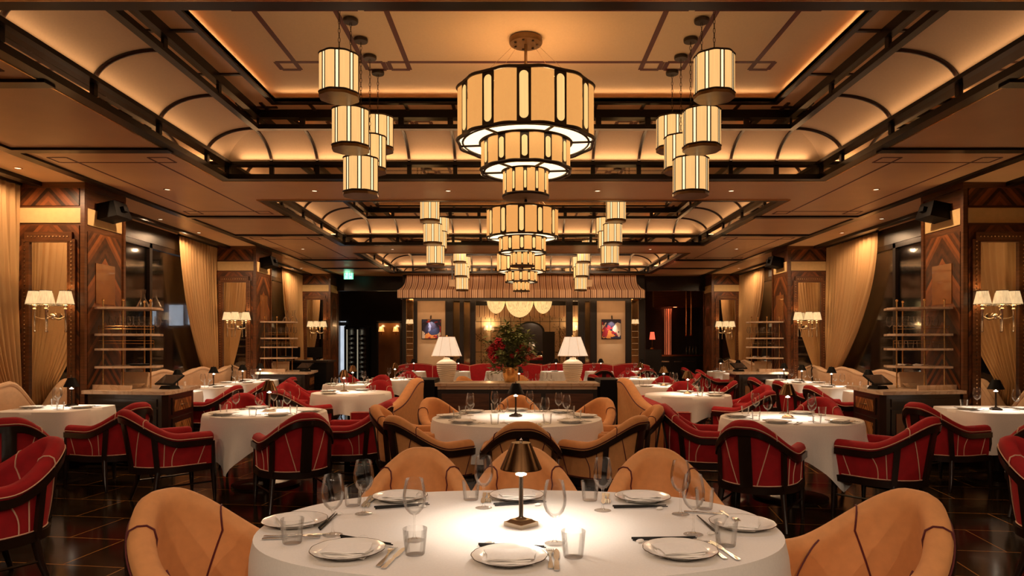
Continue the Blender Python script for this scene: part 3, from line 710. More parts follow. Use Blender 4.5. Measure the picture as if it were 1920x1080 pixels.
def armchair(name, label, fabric, pipe, group):
    r = thing(name, label, 'chair', group=group)
    b = MB()
    def sec(u):
        t = ztop(u)
        out = [(-.028, .36), (-.030, .46), (-.032, t-.16), (-.038, t-.09), (-.046, t-.05), (-.040, t-.016), (-.018, t), (.012, t), (.038, t-.014), (.050, t-.042), (.046, t-.066), (.030, t-.08), (.026, t-.2 if t-.2 > .45 else .45), (.026, .345)]
        return out
    n = 14
    us = [-1.035]+US+[1.035]
    def fn(i, j):
        u = us[i]; e = abs(u) > 1; uu = max(-1, min(1, u)); d, z = sec(uu)[j]
        if e: d *= .55; z = z-.018 if j in (5, 6, 7, 8) else z
        x, y, zz = cpt(uu, d, z)
        return (x, y+(.022 if e else 0), zz)
    b.grid(fn, len(us), n)
    L = len(us)
    b.f.append([k for k in range(n)]); b.m.append(0); b.f.append([(L-1)*n+k for k in range(n)][::-1]); b.m.append(0)
    sh = b.build('backrest', fabric, r, sharp=75)
    p = MB()
    o = lambda u: .031
    def pl(pts, rr=.0042): p.tube(pts, rr, 4)
    pl([cpt(u, .029, .352) for u in US[2:-2]], .0048)
    pl([cpt(u, .053, ztop(u)-.052) for u in US])
    for s in (-1, 1):
        def run(u0, u1, d, z0, z1, m=7, bow=0): return [cpt(s*(u0+(u1-u0)*k/m+bow*math.sin(PI*k/m)), d, z0(u0)+(z1(u1)-z0(u0))*k/m) for k in range(m+1)]
        hi = lambda u: ztop(u)-.09; lo = lambda u: .355
        pl(run(.25, .10, .029, hi, lo)); pl(run(.47, .44, .029, hi, lo)); pl(run(.60, .52, .029, hi, lo, 7, -.025)); pl(run(.93, .82, .029, hi, lo))
        # seam over the roll and down the inside
        u0 = .30; t = ztop(u0)
        pts = [cpt(s*u0, d, z) for d, z in ((.049, t-.066), (.053, t-.042), (.041, t-.011), (.013, t+.003), (-.019, t+.003), (-.043, t-.014), (-.049, t-.05), (-.041, t-.09))]
        pts += [cpt(s*(u0-.13*k/6), -.0345+.003*k/6, t-.09+(.48-t+.09)*k/6) for k in range(1, 7)]
        pl(pts, .0042)
        u1 = .70; t1 = ztop(u1)
        pl([cpt(s*(u0+.20+(u1-u0-.20)*k/8), -.047-.002*math.sin(PI*k/8), ztop(u0+.20+(u1-u0-.20)*k/8)-.02-.20*(k/8)**1.5) for k in range(9)], .0042)
    p.build('piping', pipe, sh, sharp=80)
    # seat cushion
    b = MB(); pts = [plan(u, -.036)[:2] for u in US[::2]]; pts = [(x, min(y, .26)) for x, y in pts]; pts += [(.12, .30), (0, .305), (-.12, .30)]
    cx, cy_ = 0, 0; m = len(pts); rows = [(.97, .33), (1, .36), (1, .43), (.97, .455), (.88, .472), (.5, .482), (.02, .485)]; vs = []
    for k, z in rows: vs += [(x*k, y*k, z) for x, y in pts]
    fs = [(i*m+j, i*m+(j+1) % m, (i+1)*m+(j+1) % m, (i+1)*m+j) for i in range(len(rows)-1) for j in range(m)]
    fs += [list(range(m))[::-1], list(range((len(rows)-1)*m, len(rows)*m))]
    b.add(vs, fs).build('seat', fabric, r, sharp=60)
    # show-wood
    b = MB(); chair_strip(b, -1.0, 1.0, .024, .062, lambda u: ztop(u)-.118, lambda u: ztop(u)-.066, 57)
    b.build('top_rail', 'chairwood', r, sharp=50)
    b = MB(); chair_strip(b, -1.0, 1.0, -.02, .045, lambda u: .29, lambda u: .343, 45); b.box((0, LARM+.03, .315), (.53, .04, .05))
    b.build('seat_rail', 'chairwood', r, sharp=50)
    b = MB(); chair_strip(b, -.062, .062, .022, .044, lambda u: .33, lambda u: ztop(0)-.10, 5); b.build('centre_splat', 'chairwood', r, sharp=50)
    for s in (-1, 1):
        b = MB(); chair_strip(b, s*.355, s*.405, .022, .05, lambda u: .31, lambda u: ztop(u)-.09, 4)
        b.build('back_post', 'chairwood', r, sharp=50)
        x, y, k = plan(s*.38, .02); b = MB(); x2, y2 = x*1.18, y*1.28-.02
        b.tube([(x, y, .32), (x+(x2-x)*.45, y+(y2-y)*.35, .16), (x2, y2, .0)], [.026, .022, .014], 6); b.build('leg', 'chairwood', r, sharp=60)
        x, y, k = plan(s*1.0, .012); b = MB(); t = ztop(1)-.09
        b.tube([(x, y+.015, t), (x, y+.02, .31), (x, y+.03, .14), (x+s*.005, y+.035, 0)], [.024, .027, .022, .014], 6); b.build('leg', 'chairwood', r, sharp=60)
        b = MB(); b.tube([(x, y+.03, .17), (plan(s*.38, .02)[0]*1.09, plan(s*.38, .02)[1]*1.1, .17)], .009, 5); b.build('stretcher', 'chairwood', r)
    return r
proto_red = proto_tan = None
def chair(kind, x, y, dx, dy, label, group):
    global proto_red, proto_tan
    rz = face(dx, dy)
    if kind == 'red':
        if proto_red is None:
            proto_red = armchair('tub_armchair', label, 'red', 'cream_pipe', group); proto_red.location = (x, y, 0); proto_red.rotation_euler.z = rz; return proto_red
        return dup(proto_red, (x, y, 0), rz, label, group)
    if proto_tan is None:
        proto_tan = armchair('tub_armchair', label, 'tan', 'red_pipe', group); proto_tan.location = (x, y, 0); proto_tan.rotation_euler.z = rz; return proto_tan
    return dup(proto_tan, (x, y, 0), rz, label, group)
# ------------------------------------------------------------------ tables and cloths
def sup(t, a, b, e):
    c, s = math.cos(t), math.sin(t); r = (abs(c/a)**e+abs(s/b)**e)**(-1/e); return r*c, r*s
def table(loc, a, b, e, label, group, cloth_label, half=None, drop=.33, rot=0, seed=1, waves=9, kind='cloth'):
    t = thing('dining_table', label, 'table', (*loc, 0), rot, group)
    N = 72
    pts = [sup(2*PI*i/N, a-.012, b-.012, e) for i in range(N)]
    MB().prism(pts, .70, .742).build('tabletop', 'brown', t, sharp=50)
    MB().lathe([(0, .70), (.16, .70), (.07, .62), (.05, .3), (.06, .1), (.10, .06), (.0, .06)], 20).build('pedestal', 'darkmetal', t)
    MB().lathe([(0, .07), (.12, .06), (min(.34, b*.62), .02), (min(.34, b*.62), 0), (0, 0)], 28).build('base', 'darkmetal', t)
    rg = random.Random(seed); p1, p2 = rg.random()*6, rg.random()*6
    g = MB(); NA = 120; rows = [0, .35, .7, .94, 1.0]; ND = 12
    def dropf(i):
        t_ = 2*PI*i/NA
        if not half: return drop*(1+.02*math.sin(5*t_+p1))
        x, y = sup(t_, a, b, e); r0 = math.hypot(x, y); c, s = abs(math.cos(t_)), abs(math.sin(t_))
        R = min(half[0]/max(c, 1e-6), half[1]/max(s, 1e-6)); return min(max(.10, (R-r0)*1.0), drop*1.36)
    def fn(i, j):
        t_ = 2*PI*i/NA; x, y = sup(t_, a, b, e)
        if j < len(rows):
            k = rows[j]; return (x*k, y*k, .7505-(.0015 if j == len(rows)-1 else 0))
        q = (j-len(rows)+1)/ND; d = dropf(i)*q; l = math.hypot(x, y)
        wv = math.sin(waves*t_+p1)+.55*math.sin((waves*2-3)*t_+p2)+.3*math.sin((waves*3+1)*t_)
        out = .012*math.sin(min(1, q*4)*PI/2)+(.016+.020*q)*wv*min(1, q*1.6)*(d/.4)+.01*q
        zz = .749-d-(.004 if q < .15 else 0)
        return (x*(1+out/l), y*(1+out/l), zz)
    g.grid(fn, NA, len(rows)+ND, True)
    o = g.build('tablecloth', kind, None, (*loc, 0), rot, sharp=75)
    tag(o, cloth_label, 'tablecloth', 'white tablecloths')
    return t
# ------------------------------------------------------------------ tableware
def goblet(label, g): 
    r = thing('wine_glass', label, 'wine glass', group=g)
    MB().lathe([(.0, .004), (.012, .006), (.034, .0025), (.036, .001), (.033, .0), (0, .0)], 28).build('foot', 'glass', r)
    MB().lathe([(.012, .005), (.005, .014), (.0036, .03), (.0036, .075), (.005, .088), (.010, .094)], 12).build('stem', 'glass', r)
    MB().lathe([(.004, .090), (.017, .096), (.031, .112), (.0395, .134), (.0415, .152), (.0405, .170), (.036, .197), (.031, .220), (.0305, .2205), (.0300, .219), (.0398, .168), (.0405, .152), (.0385, .135), (.030, .114), (.016, .099), (0, .095)], 32).build('bowl', 'glass', r, sharp=60)
    return r
def tumbler(label, g):
    r = MB().lathe([(0, .0), (.030, .0), (.033, .004), (.041, .086), (.0402, .087), (.0394, .086), (.032, .014), (.028, .010), (0, .010)], 32).build('water_tumbler', 'glass', None, sharp=50)
    return tag(r, label, 'tumbler', g)
def plate(label, g):
    wob = lambda a: 1+.018*abs(math.cos(6*a))-.009
    b = MB(); b.lathe([(0, .006), (.070, .006), (.078, .009), (.096, .017), (.121, .021)], 72, wob=wob); b.k = 1
    b.lathe([(.121, .021), (.1232, .0215), (.1238, .0195)], 72, wob=wob); b.k = 0
    b.lathe([(.1238, .0195), (.098, .012), (.080, .004), (.075, 0), (0, 0)], 72, wob=wob)
    o = b.build('dinner_plate', ['china', 'rimline'], None, sharp=60); return tag(o, label, 'plate', g)
def napkin(label, g):
    b = MB(); rg = random.Random(3)
    for k, (w_, d_, z, sk) in enumerate(((.165, .118, .0, 0), (.160, .112, .0062, .004), (.150, .108, .0122, -.003))):
        vs = []; n = 9
        for top in (0, 1):
            for i in range(n):
                for j in range(5):
                    u, v = i/(n-1)-.5, j/4-.5
                    edge = 1-max(abs(u), abs(v))*2
                    zz = z+(.0058 if top else .0)+(.0014*math.sin(9*u+2*k)+.001*math.sin(13*v+k))
                    if top and edge < .12: zz -= .002
                    vs.append((u*w_+sk*v*4+.004*math.sin(5*v+k), v*d_+.012*u*(k-1)+sk, zz))
        fs = []
        m = n*5
        for i in range(n-1):
            for j in range(4):
                a = i*5+j; fs.append((a, a+1, a+6, a+5)); fs.append((m+a, m+a+5, m+a+6, m+a+1))
        for i in range(n-1):
            for a in (i*5, i*5+4): fs.append((a, a+5, m+a+5, m+a))
        for j in range(4):
            for a in (j, (n-1)*5+j): fs.append((a, a+1, m+a+1, m+a))
        b.add(vs, fs)
    o = b.build('folded_napkin', 'napkin', None, sharp=40); return tag(o, label, 'napkin', g)
def flat_ware(outline, th, bend):
    """outline: half widths along Y; returns a solid following a bend profile."""
    b = MB(); vs = []
    for y, hw in outline:
        z = bend(y)
        for x, dz in ((-hw, 0), (hw, 0), (hw, th), (-hw, th)): vs.append((x, y, z+dz))
    n = len(outline); fs = [(i*4+k, i*4+(k+1) % 4, i*4+4+(k+1) % 4, i*4+4+k) for i in range(n-1) for k in range(4)]
    fs += [(0, 1, 2, 3), tuple((n-1)*4+k for k in (3, 2, 1, 0))]
    return b.add(vs, fs)
def fork(label, g):
    bend = lambda y: .0015+.010*clamp((y-.01)/.05)*clamp((.105-y)/.06)+.004*clamp((.0-y)/.1)*0
    b = flat_ware([(-.10, .006), (-.095, .0085), (-.06, .0075), (-.01, .004), (.03, .0032), (.045, .009), (.055, .012), (.062, .0122)], .0022, bend)
    for k in range(4):
        x = -.0105+.007*k; vs = []
        for y, hw in ((.060, .0022), (.085, .0019), (.103, .001)):
            z = bend(y)
            for q, dz in ((-hw, 0), (hw, 0), (hw, .0022), (-hw, .0022)): vs.append((x+q, y, z+dz))
        b.add(vs, [(i*4+k2, i*4+(k2+1) % 4, i*4+4+(k2+1) % 4, i*4+4+k2) for i in range(2) for k2 in range(4)]+[(11, 10, 9, 8)])
    return tag(b.build('dinner_fork', 'steel', None, sharp=40), label, 'fork', g)
def knife(label, g):
    b = flat_ware([(-.11, .006), (-.105, .009), (-.03, .0075), (-.012, .0055), (0, .006), (.01, .0095), (.07, .0098), (.095, .007), (.11, .001)], .003, lambda y: .001)
    return tag(b.build('dinner_knife', 'steel', None, sharp=40), label, 'knife', g)
def chopstick(label, g):
    o = MB().tube([(0, -.115, .0045), (0, 0, .0055), (0, .115, .0075)], [.0042, .0036, .0022], 8).build('chopstick', 'chopstick'); return tag(o, label, 'chopstick', g)
def rest(label, g):
    o = MB().sphere((0, 0, .006), .012, 10, (1.5, .8, .55)).build('chopstick_rest', 'china'); return tag(o, label, 'chopstick rest', g)
MK = dict(glass=goblet, tumbler=tumbler, plate=plate, napkin=napkin, fork=fork, knife=knife, chopstick=chopstick, rest=rest)
GR = dict(glass='wine glasses on the tables', tumbler='water tumblers on the tables', plate='dinner plates on the tables', napkin='folded napkins on the plates', fork='forks on the tables', knife='knives on the tables', chopstick='chopsticks on the tables', rest='chopstick rests')
PROT = {}
def put(kind, x, y, rz, label, z=.7515):
    if kind not in PROT:
        o = PROT[kind] = MK[kind](label, GR[kind]); o.location = (x, y, z); o.rotation_euler.z = rz; return o
    return dup(PROT[kind], (x, y, z), rz, label)
def table_lamp_(metal, stem_m):
    r = thing('table_lamp', 'x', 'table lamp', group='small shaded table lamps')
    b = MB(); R4 = Matrix.Rotation(PI/4, 3, 'Z')
    b.box((0, 0, .008), (.094, .094, .016)); b.box((0, 0, .021), (.080, .080, .010), top=.72); b.box((0, 0, .029), (.034, .034, .008), top=.6)
    for i, v in enumerate(b.v): b.v[i] = tuple(R4 @ Vector(v))
    b.build('base', stem_m, r, sharp=30)
    MB().lathe([(.012, .03), (.0085, .04), (.0085, .19), (.006, .192)], 14).build('stem', stem_m, r)
    MB().lathe([(0, .192), (.020, .195), (.022, .199), (.012, .204), (.0065, .208), (.0065, .235), (.0, .236)], 18).build('candle_cup', 'bulb', r)
    sh = MB().lathe([(.080, .222), (.0805, .219), (.0785, .219), (.035, .316), (0, .317), (0, .320), (.037, .320), (.080, .222)], 36).build('lamp_shade', metal, r, sharp=50)
    MB().lathe([(0, .319), (.006, .320), (.004, .325), (.007, .330), (.0, .336)], 12).build('finial', stem_m, sh)
    return r
lamp_protos = {}
def put_lamp(x, y, label, metal='black', stem_m='darkmetal', z=.751, power=1.0, rz=0):
    k = (metal, stem_m)
    if k not in lamp_protos:
        o = lamp_protos[k] = table_lamp_(metal, stem_m); o.location = (x, y, z); o['label'] = label; o.rotation_euler.z = rz
    else: o = dup(lamp_protos[k], (x, y, z), rz, label)
    L = lamp('table_lamp_bulb', 'POINT', (x, y, z+.262), E_TABLE*power, (1, .86, .70), .012)
    return o
# ------------------------------------------------------------------ front oval table
T0 = (.0, 2.67)
table(T0, .985, .63, 2.35, 'large oval dining table nearest the camera', None, 'white cloth on the large oval table nearest the camera', drop=.36, seed=5, waves=11)
CT = 'tan chairs at the oval table'
chair('tan', -.53, 3.50, .06, -1, 'tan tub chair behind the oval table, the one to the left of the lamp', CT)
chair('tan', .03, 3.52, 0, -1, 'tan tub chair behind the oval table, directly behind the lamp', CT)
chair('tan', .74, 3.48, -.08, -1, 'tan tub chair behind the oval table, the one to the right of the lamp', CT)
chair('tan', -1.07, 2.60, 1, -.47, 'large tan tub chair at the left end of the oval table', CT)
chair('tan', 1.22, 2.60, -1, -.42, 'large tan tub chair at the right end of the oval table', CT)
put_lamp(*at(977, 986, .75), 'smoked brass table lamp standing in the middle of the oval table', 'lampmetal', 'nickel', power=1.0)
S0 = ['back left', 'back middle', 'back right', 'left end', 'right end', 'front left', 'front middle', 'front right']
PL = [(750, 933), (969, 931), (1205, 934), (553, 979), (1392, 984), (652, 1034), (955, 1046), (1275, 1034)]
TT = [(0, 0), (0, 0), (0, 0), (20, 0), (-20, 0), (-8, 0), (0, 0), (8, 0)]
for k, (x, y) in enumerate(PL):
    X, Y = at(x, y, .76); n = S0[k]
    rz = math.radians([175, 180, 186, -62, 66, -8, 0, 6][k])
    put('plate', X, Y, rz, 'scalloped white plate at the %s place of the oval table' % n)
    put('napkin', X, Y, rz, 'folded napkin on the plate at the %s place of the oval table' % n, z=.7585)
for k, (x, y) in zip((3, 0, 5, 1, 6, 2, 4, 7), ((624, 1004), (682, 964), (777, 1014), (907, 953), (1040, 1020), (1130, 958), (1300, 1003), (1276, 965))):
    n = {7: 'right back of', 4: 'right end of'}.get(k); lab = 'stemmed wine glass for the %s place of the oval table' % S0[k]
    put('glass', *at(x, y), 0, lab)
for k, (x, y) in zip((3, 0, 5, 1, 6, 2, 4, 7), ((548, 1019), (662, 949), (778, 1040), (883, 938), (1075, 1045), (1106, 939), (1361, 1024), (1321, 955))):
    put('tumbler', *at(x, y), 0, 'clear water tumbler for the %s place of the oval table' % S0[k])
def stick(kind, p, q, lab, z=.7515):
    a, b = Vector(at(*p)), Vector(at(*q)); c = (a+b)/2; d = b-a
    return put(kind, c.x, c.y, face(d.x, d.y), lab, z)
on0 = ' of the oval table nearest the camera'
stick('fork', (706, 1068), (742, 1026), 'steel fork at the front left place'+on0); stick('knife', (716, 1070), (761, 1027), 'steel knife at the front left place'+on0)
stick('fork', (1033, 1074), (1031, 1027), 'steel fork at the front middle place'+on0); stick('knife', (1044, 1075), (1043, 1029), 'steel knife at the front middle place'+on0)
stick('fork', (1368, 1056), (1312, 1012), 'steel fork at the front right place'+on0); stick('knife', (1388, 1054), (1328, 1014), 'steel knife at the front right place'+on0)
stick('fork', (702, 933), (686, 954), 'steel fork at the back left place'+on0); stick('knife', (696, 931), (679, 952), 'steel knife at the back left place'+on0)
stick('fork', (917, 926), (916, 944), 'steel fork at the back middle place'+on0); stick('knife', (909, 926), (905, 945), 'steel knife at the back middle place'+on0)
stick('fork', (1140, 927), (1139, 946), 'steel fork at the back right place'+on0); stick('knife', (1132, 927), (1131, 946), 'steel knife at the back right place'+on0)
stick('fork', (500, 1012), (590, 1010), 'steel fork at the left end'+on0); stick('knife', (508, 1007), (598, 1004), 'steel knife at the left end'+on0)
stick('fork', (1352, 968), (1386, 992), 'steel fork at the right end'+on0, .7700); stick('knife', (1306, 962), (1362, 966), 'steel knife at the right end'+on0)
for (p, q), n in ((((632, 1006), (740, 1025)), 'front left place'), (((896, 1023), (1022, 1029)), 'front middle place'), (((1186, 1012), (1302, 1011)), 'front right place'), (((700, 953), (804, 947)), 'back left place'), (((925, 947), (1022, 942)), 'back middle place'), (((1146, 951), (1252, 951)), 'back right place'), (((590, 1000), (636, 958)), 'left end'), (((1346, 1003), (1304, 968)), 'right end')):
    stick('chopstick', p, q, 'black chopstick at the %s%s, inner one' % (n, on0))
    stick('chopstick', (p[0]+2, p[1]+3), (q[0]+3, q[1]+2.4), 'black chopstick at the %s%s, outer one' % (n, on0))
for (x, y), n in (((680, 1011), 'front left place'), ((918, 1022), 'front middle place'), ((1200, 1018), 'front right place'), ((792, 952), 'back left place'), ((1008, 949), 'back middle place'), ((1237, 956), 'back right place'), ((634, 966), 'left end'), ((1333, 1003), 'right end')):
    put('rest', *at(x, y), rnd.random(), 'white chopstick rest at the %s%s' % (n, on0))
# ------------------------------------------------------------------ every other table
def setting(tx, ty, ang, rp, lab, full=True, cut=True):
    """One place: the guest sits at angle ang (outwards), plate at rp from the centre."""
    c, s = math.cos(ang), math.sin(ang); rz = face(-c, -s)
    P = lambda out, side: (tx+c*out+s*side, ty+s*out-c*side)
    put('plate', *P(rp, 0), rz, 'white plate '+lab)
    put('napkin', *P(rp, 0), rz, 'folded napkin '+lab, z=.7585)
    put('glass', *P(rp-.19, .13), 0, 'wine glass '+lab)
    if full: put('tumbler', *P(rp-.10, .21), 0, 'water tumbler '+lab)
    if cut:
        put('fork', *P(rp-.02, -.16), rz, 'fork '+lab); put('knife', *P(rp-.02, -.185), rz, 'knife '+lab)
def compass(ang):
    d = math.degrees(ang) % 360; k = int((d+22.5)//45) % 8
    return ['right', 'far right', 'far', 'far left', 'left', 'near left', 'near', 'near right'][k]
def round_set(cx, cy, R, name, kind, seats, half=None, drop=.30, lamp_metal='lampmetal', lx=None, cut=True, chairs=True, seed=1, out=.30, group=None, rot=0, lp=1.0, e=2.0, rp=None):
    table((cx, cy), R, R, e, 'dining table, '+name, 'white clothed dining tables', 'white tablecloth on '+name, half, drop, rot, seed)
    for sd in seats:
        a = math.atan2(sd[1]-cy, sd[0]-cx); n = compass(a)
        if len(sd) > 2: n = sd[2]
        if chairs: chair(kind, sd[0], sd[1], cx-sd[0], cy-sd[1], '%s tub chair on the %s side of %s' % (kind, n, name), '%s chairs' % kind)
        setting(cx, cy, a, (rp or R-.15), 'on the %s side of %s' % (n, name), cut=cut)
    p = lx or (cx, cy)
    put_lamp(*p, 'small table lamp on '+name, lamp_metal, 'darkmetal' if lamp_metal != 'lampmetal' else 'nickel', power=lp, rz=.3)
T1 = (-.02, 6.55)
s1 = []
for k, dg in enumerate((-88, -42, 3, 46, 90, 134, 177, 222)):
    rr = .97; a = math.radians(dg); s1.append((T1[0]+rr*math.cos(a), T1[1]+rr*math.sin(a)))
round_set(*T1, .80, 'the round table before the marble counter', 'tan', s1, drop=.32, lamp_metal='black', lx=at(967, 781), seed=3)
nT2 = 'the round table behind the marble counter'
s2 = []
for dg in (-90, -40, 0, 45, 90, 135, 180, 220):
    a = math.radians(dg); s2.append((.0+1.08*math.cos(a), 11.5+1.08*math.sin(a)))
round_set(.0, 11.5, .84, nT2, 'tan', s2, drop=.3, lamp_metal='black', seed=9, cut=False)
# left and right aisle tables
LA = (-2.60, 7.08); RA = (2.56, 6.50)
round_set(*LA, .60, 'the front left aisle table', 'red', [(-2.03, 6.22), (-1.74, 7.08), (-3.24, 6.42), (-3.10, 7.90)], half=(.86, .86), drop=.40, lx=at(505, 772), seed=11, rot=.5)
round_set(*RA, .63, 'the front right aisle table', 'red', [(1.96, 5.62), (1.80, 6.66), (3.08, 5.84), (3.12, 7.30)], half=(.90, .90), drop=.41, lx=at(1477, 784), seed=12, rot=-.45)
LB = (-2.42, 9.95); RB = (2.34, 9.55)
round_set(*LB, .56, 'the second left aisle table', 'red', [(-2.9, 9.2), (-3.2, 10.3), (-2.3, 10.8)], half=(.82, .82), drop=.4, lx=at(645, 735), seed=13, cut=False)
round_set(*RB, .58, 'the second right aisle table', 'red', [(2.9, 8.95), (3.16, 9.75), (2.5, 10.45)], half=(.84, .84), drop=.4, lx=(2.36, 9.62), seed=14, cut=False, rot=.3)
LC = (-2.45, 13.6); RC = (2.42, 11.5)
round_set(-2.9, 12.0, .5, 'the third left aisle table', 'red', [(-3.5, 11.7), (-2.7, 12.75)], half=(.72, .72), drop=.36, seed=15, cut=False)
round_set(*LC, .56, 'the fourth left aisle table', 'red', [(-1.75, 13.3), (-3.2, 13.9), (-2.4, 14.4)], half=(.8, .8), drop=.36, seed=16, cut=False)
round_set(*RC, .56, 'the third right aisle table', 'red', [(1.72, 11.0), (3.1, 11.2), (2.6, 12.3)], half=(.8, .8), drop=.36, seed=17, cut=False)
round_set(2.45, 13.9, .56, 'the fourth right aisle table', 'red', [(1.75, 13.5), (3.2, 13.8), (2.4, 14.7)], half=(.8, .8), drop=.36, seed=18, cut=False)
# window tables, banquette on the wall side
def window_table(s, y, name, chairs=((0,),), lx=None, w=.34, d=.48, seed=2, x=None, cut=False, lamp_=True):
    cx = x if x is not None else XC+s*5.12
    table((cx, y), w, d, 7, 'square window table, '+name, 'white clothed dining tables', 'white tablecloth on '+name, (w+.34, d+.34), .30, 0, seed, 7)
    side = 'aisle'
    setting(cx, y, 0 if s < 0 else PI, w-.15, 'on the aisle side of '+name, cut=cut); setting(cx, y, PI if s < 0 else 0, w-.15, 'on the banquette side of '+name, cut=cut)
    p = lx or (cx, y+d*.6)
    put_lamp(*p, 'small black shaded lamp on '+name, 'black', 'darkmetal', rz=.5)
WL = 'the window table before the nearest left pillar'; WR = 'the window table before the nearest right pillar'
window_table(-1, 7.50, WL, lx=(-5.02, 7.72), w=.42, d=.46, x=-5.03, seed=21, cut=True)
window_table(1, 7.35, WR, lx=(5.06, 7.3), w=.46, d=.46, x=5.10, seed=22, cut=True)
RG = 'red chairs'
chair('red', -4.18, 7.05, -1, .35, 'red tub chair beside '+WL, RG)
chair('red', 4.36, 7.05, 1, .35, 'red tub chair beside '+WR, RG)
chair('red', -4.30, 5.80, -.6, .8, 'red tub chair at the left edge of the photo, second from the camera', RG)
chair('red', 4.48, 5.80, .6, .8, 'red tub chair at the right edge of the photo, second from the camera', RG)
chair('red', -3.16, 4.02, -.55, -.83, 'large red tub chair at the left edge of the photo, nearest the camera', RG)
chair('red', 3.34, 4.05, .55, -.83, 'large red tub chair at the right edge of the photo, nearest the camera', RG)
ordn = ['first', 'second', 'third', 'fourth']
for s in (-1, 1):
    sd = 'left' if s < 0 else 'right'
    for k, y in enumerate((9.95, 11.15, 12.35, 13.4)):
        nm = 'the %s window table past the nearest %s pillar' % (ordn[k], sd)
        if k == 3: nm = 'the window table before the second %s pillar' % sd; y = 13.2
        window_table(s, y, nm, seed=30+k+s, d=.42)
        if k < 3: chair('red', XC+s*4.45, y-.1, s, .15, 'red tub chair beside '+nm, RG)
    for k, y in enumerate((16.0, 17.4)):
        nm = 'the %s window table past the second %s pillar' % (ordn[k], sd)
        if s > 0:
            window_table(s, y, nm, seed=40+k+s, d=.42); chair('red', XC+s*4.45, y-.1, s, .15, 'red tub chair beside '+nm, RG)
# small tables along the red banquette at the back
for k, x in enumerate((-2.75, -1.6, -.5, .9, 2.05, 3.1)):
    nm = 'the %s small table along the back banquette' % ['leftmost', 'second', 'third', 'fourth', 'fifth', 'rightmost'][k]
    table((x, 17.6), .34, .34, 6, 'square table, '+nm, 'white clothed dining tables', 'white tablecloth on '+nm, (.58, .58), .3, 0, 50+k, 7)
    setting(x, 17.6, -PI/2, .2, 'on the near side of '+nm, cut=False); put('glass', x-.12, 17.72, 0, 'wine glass on the far side of '+nm)
    put_lamp(x+.05, 17.65, 'small black shaded lamp on '+nm, 'black', 'darkmetal')
    if k in (0, 4, 5): chair('red', x, 16.95, 0, 1, 'red tub chair before '+nm, RG)
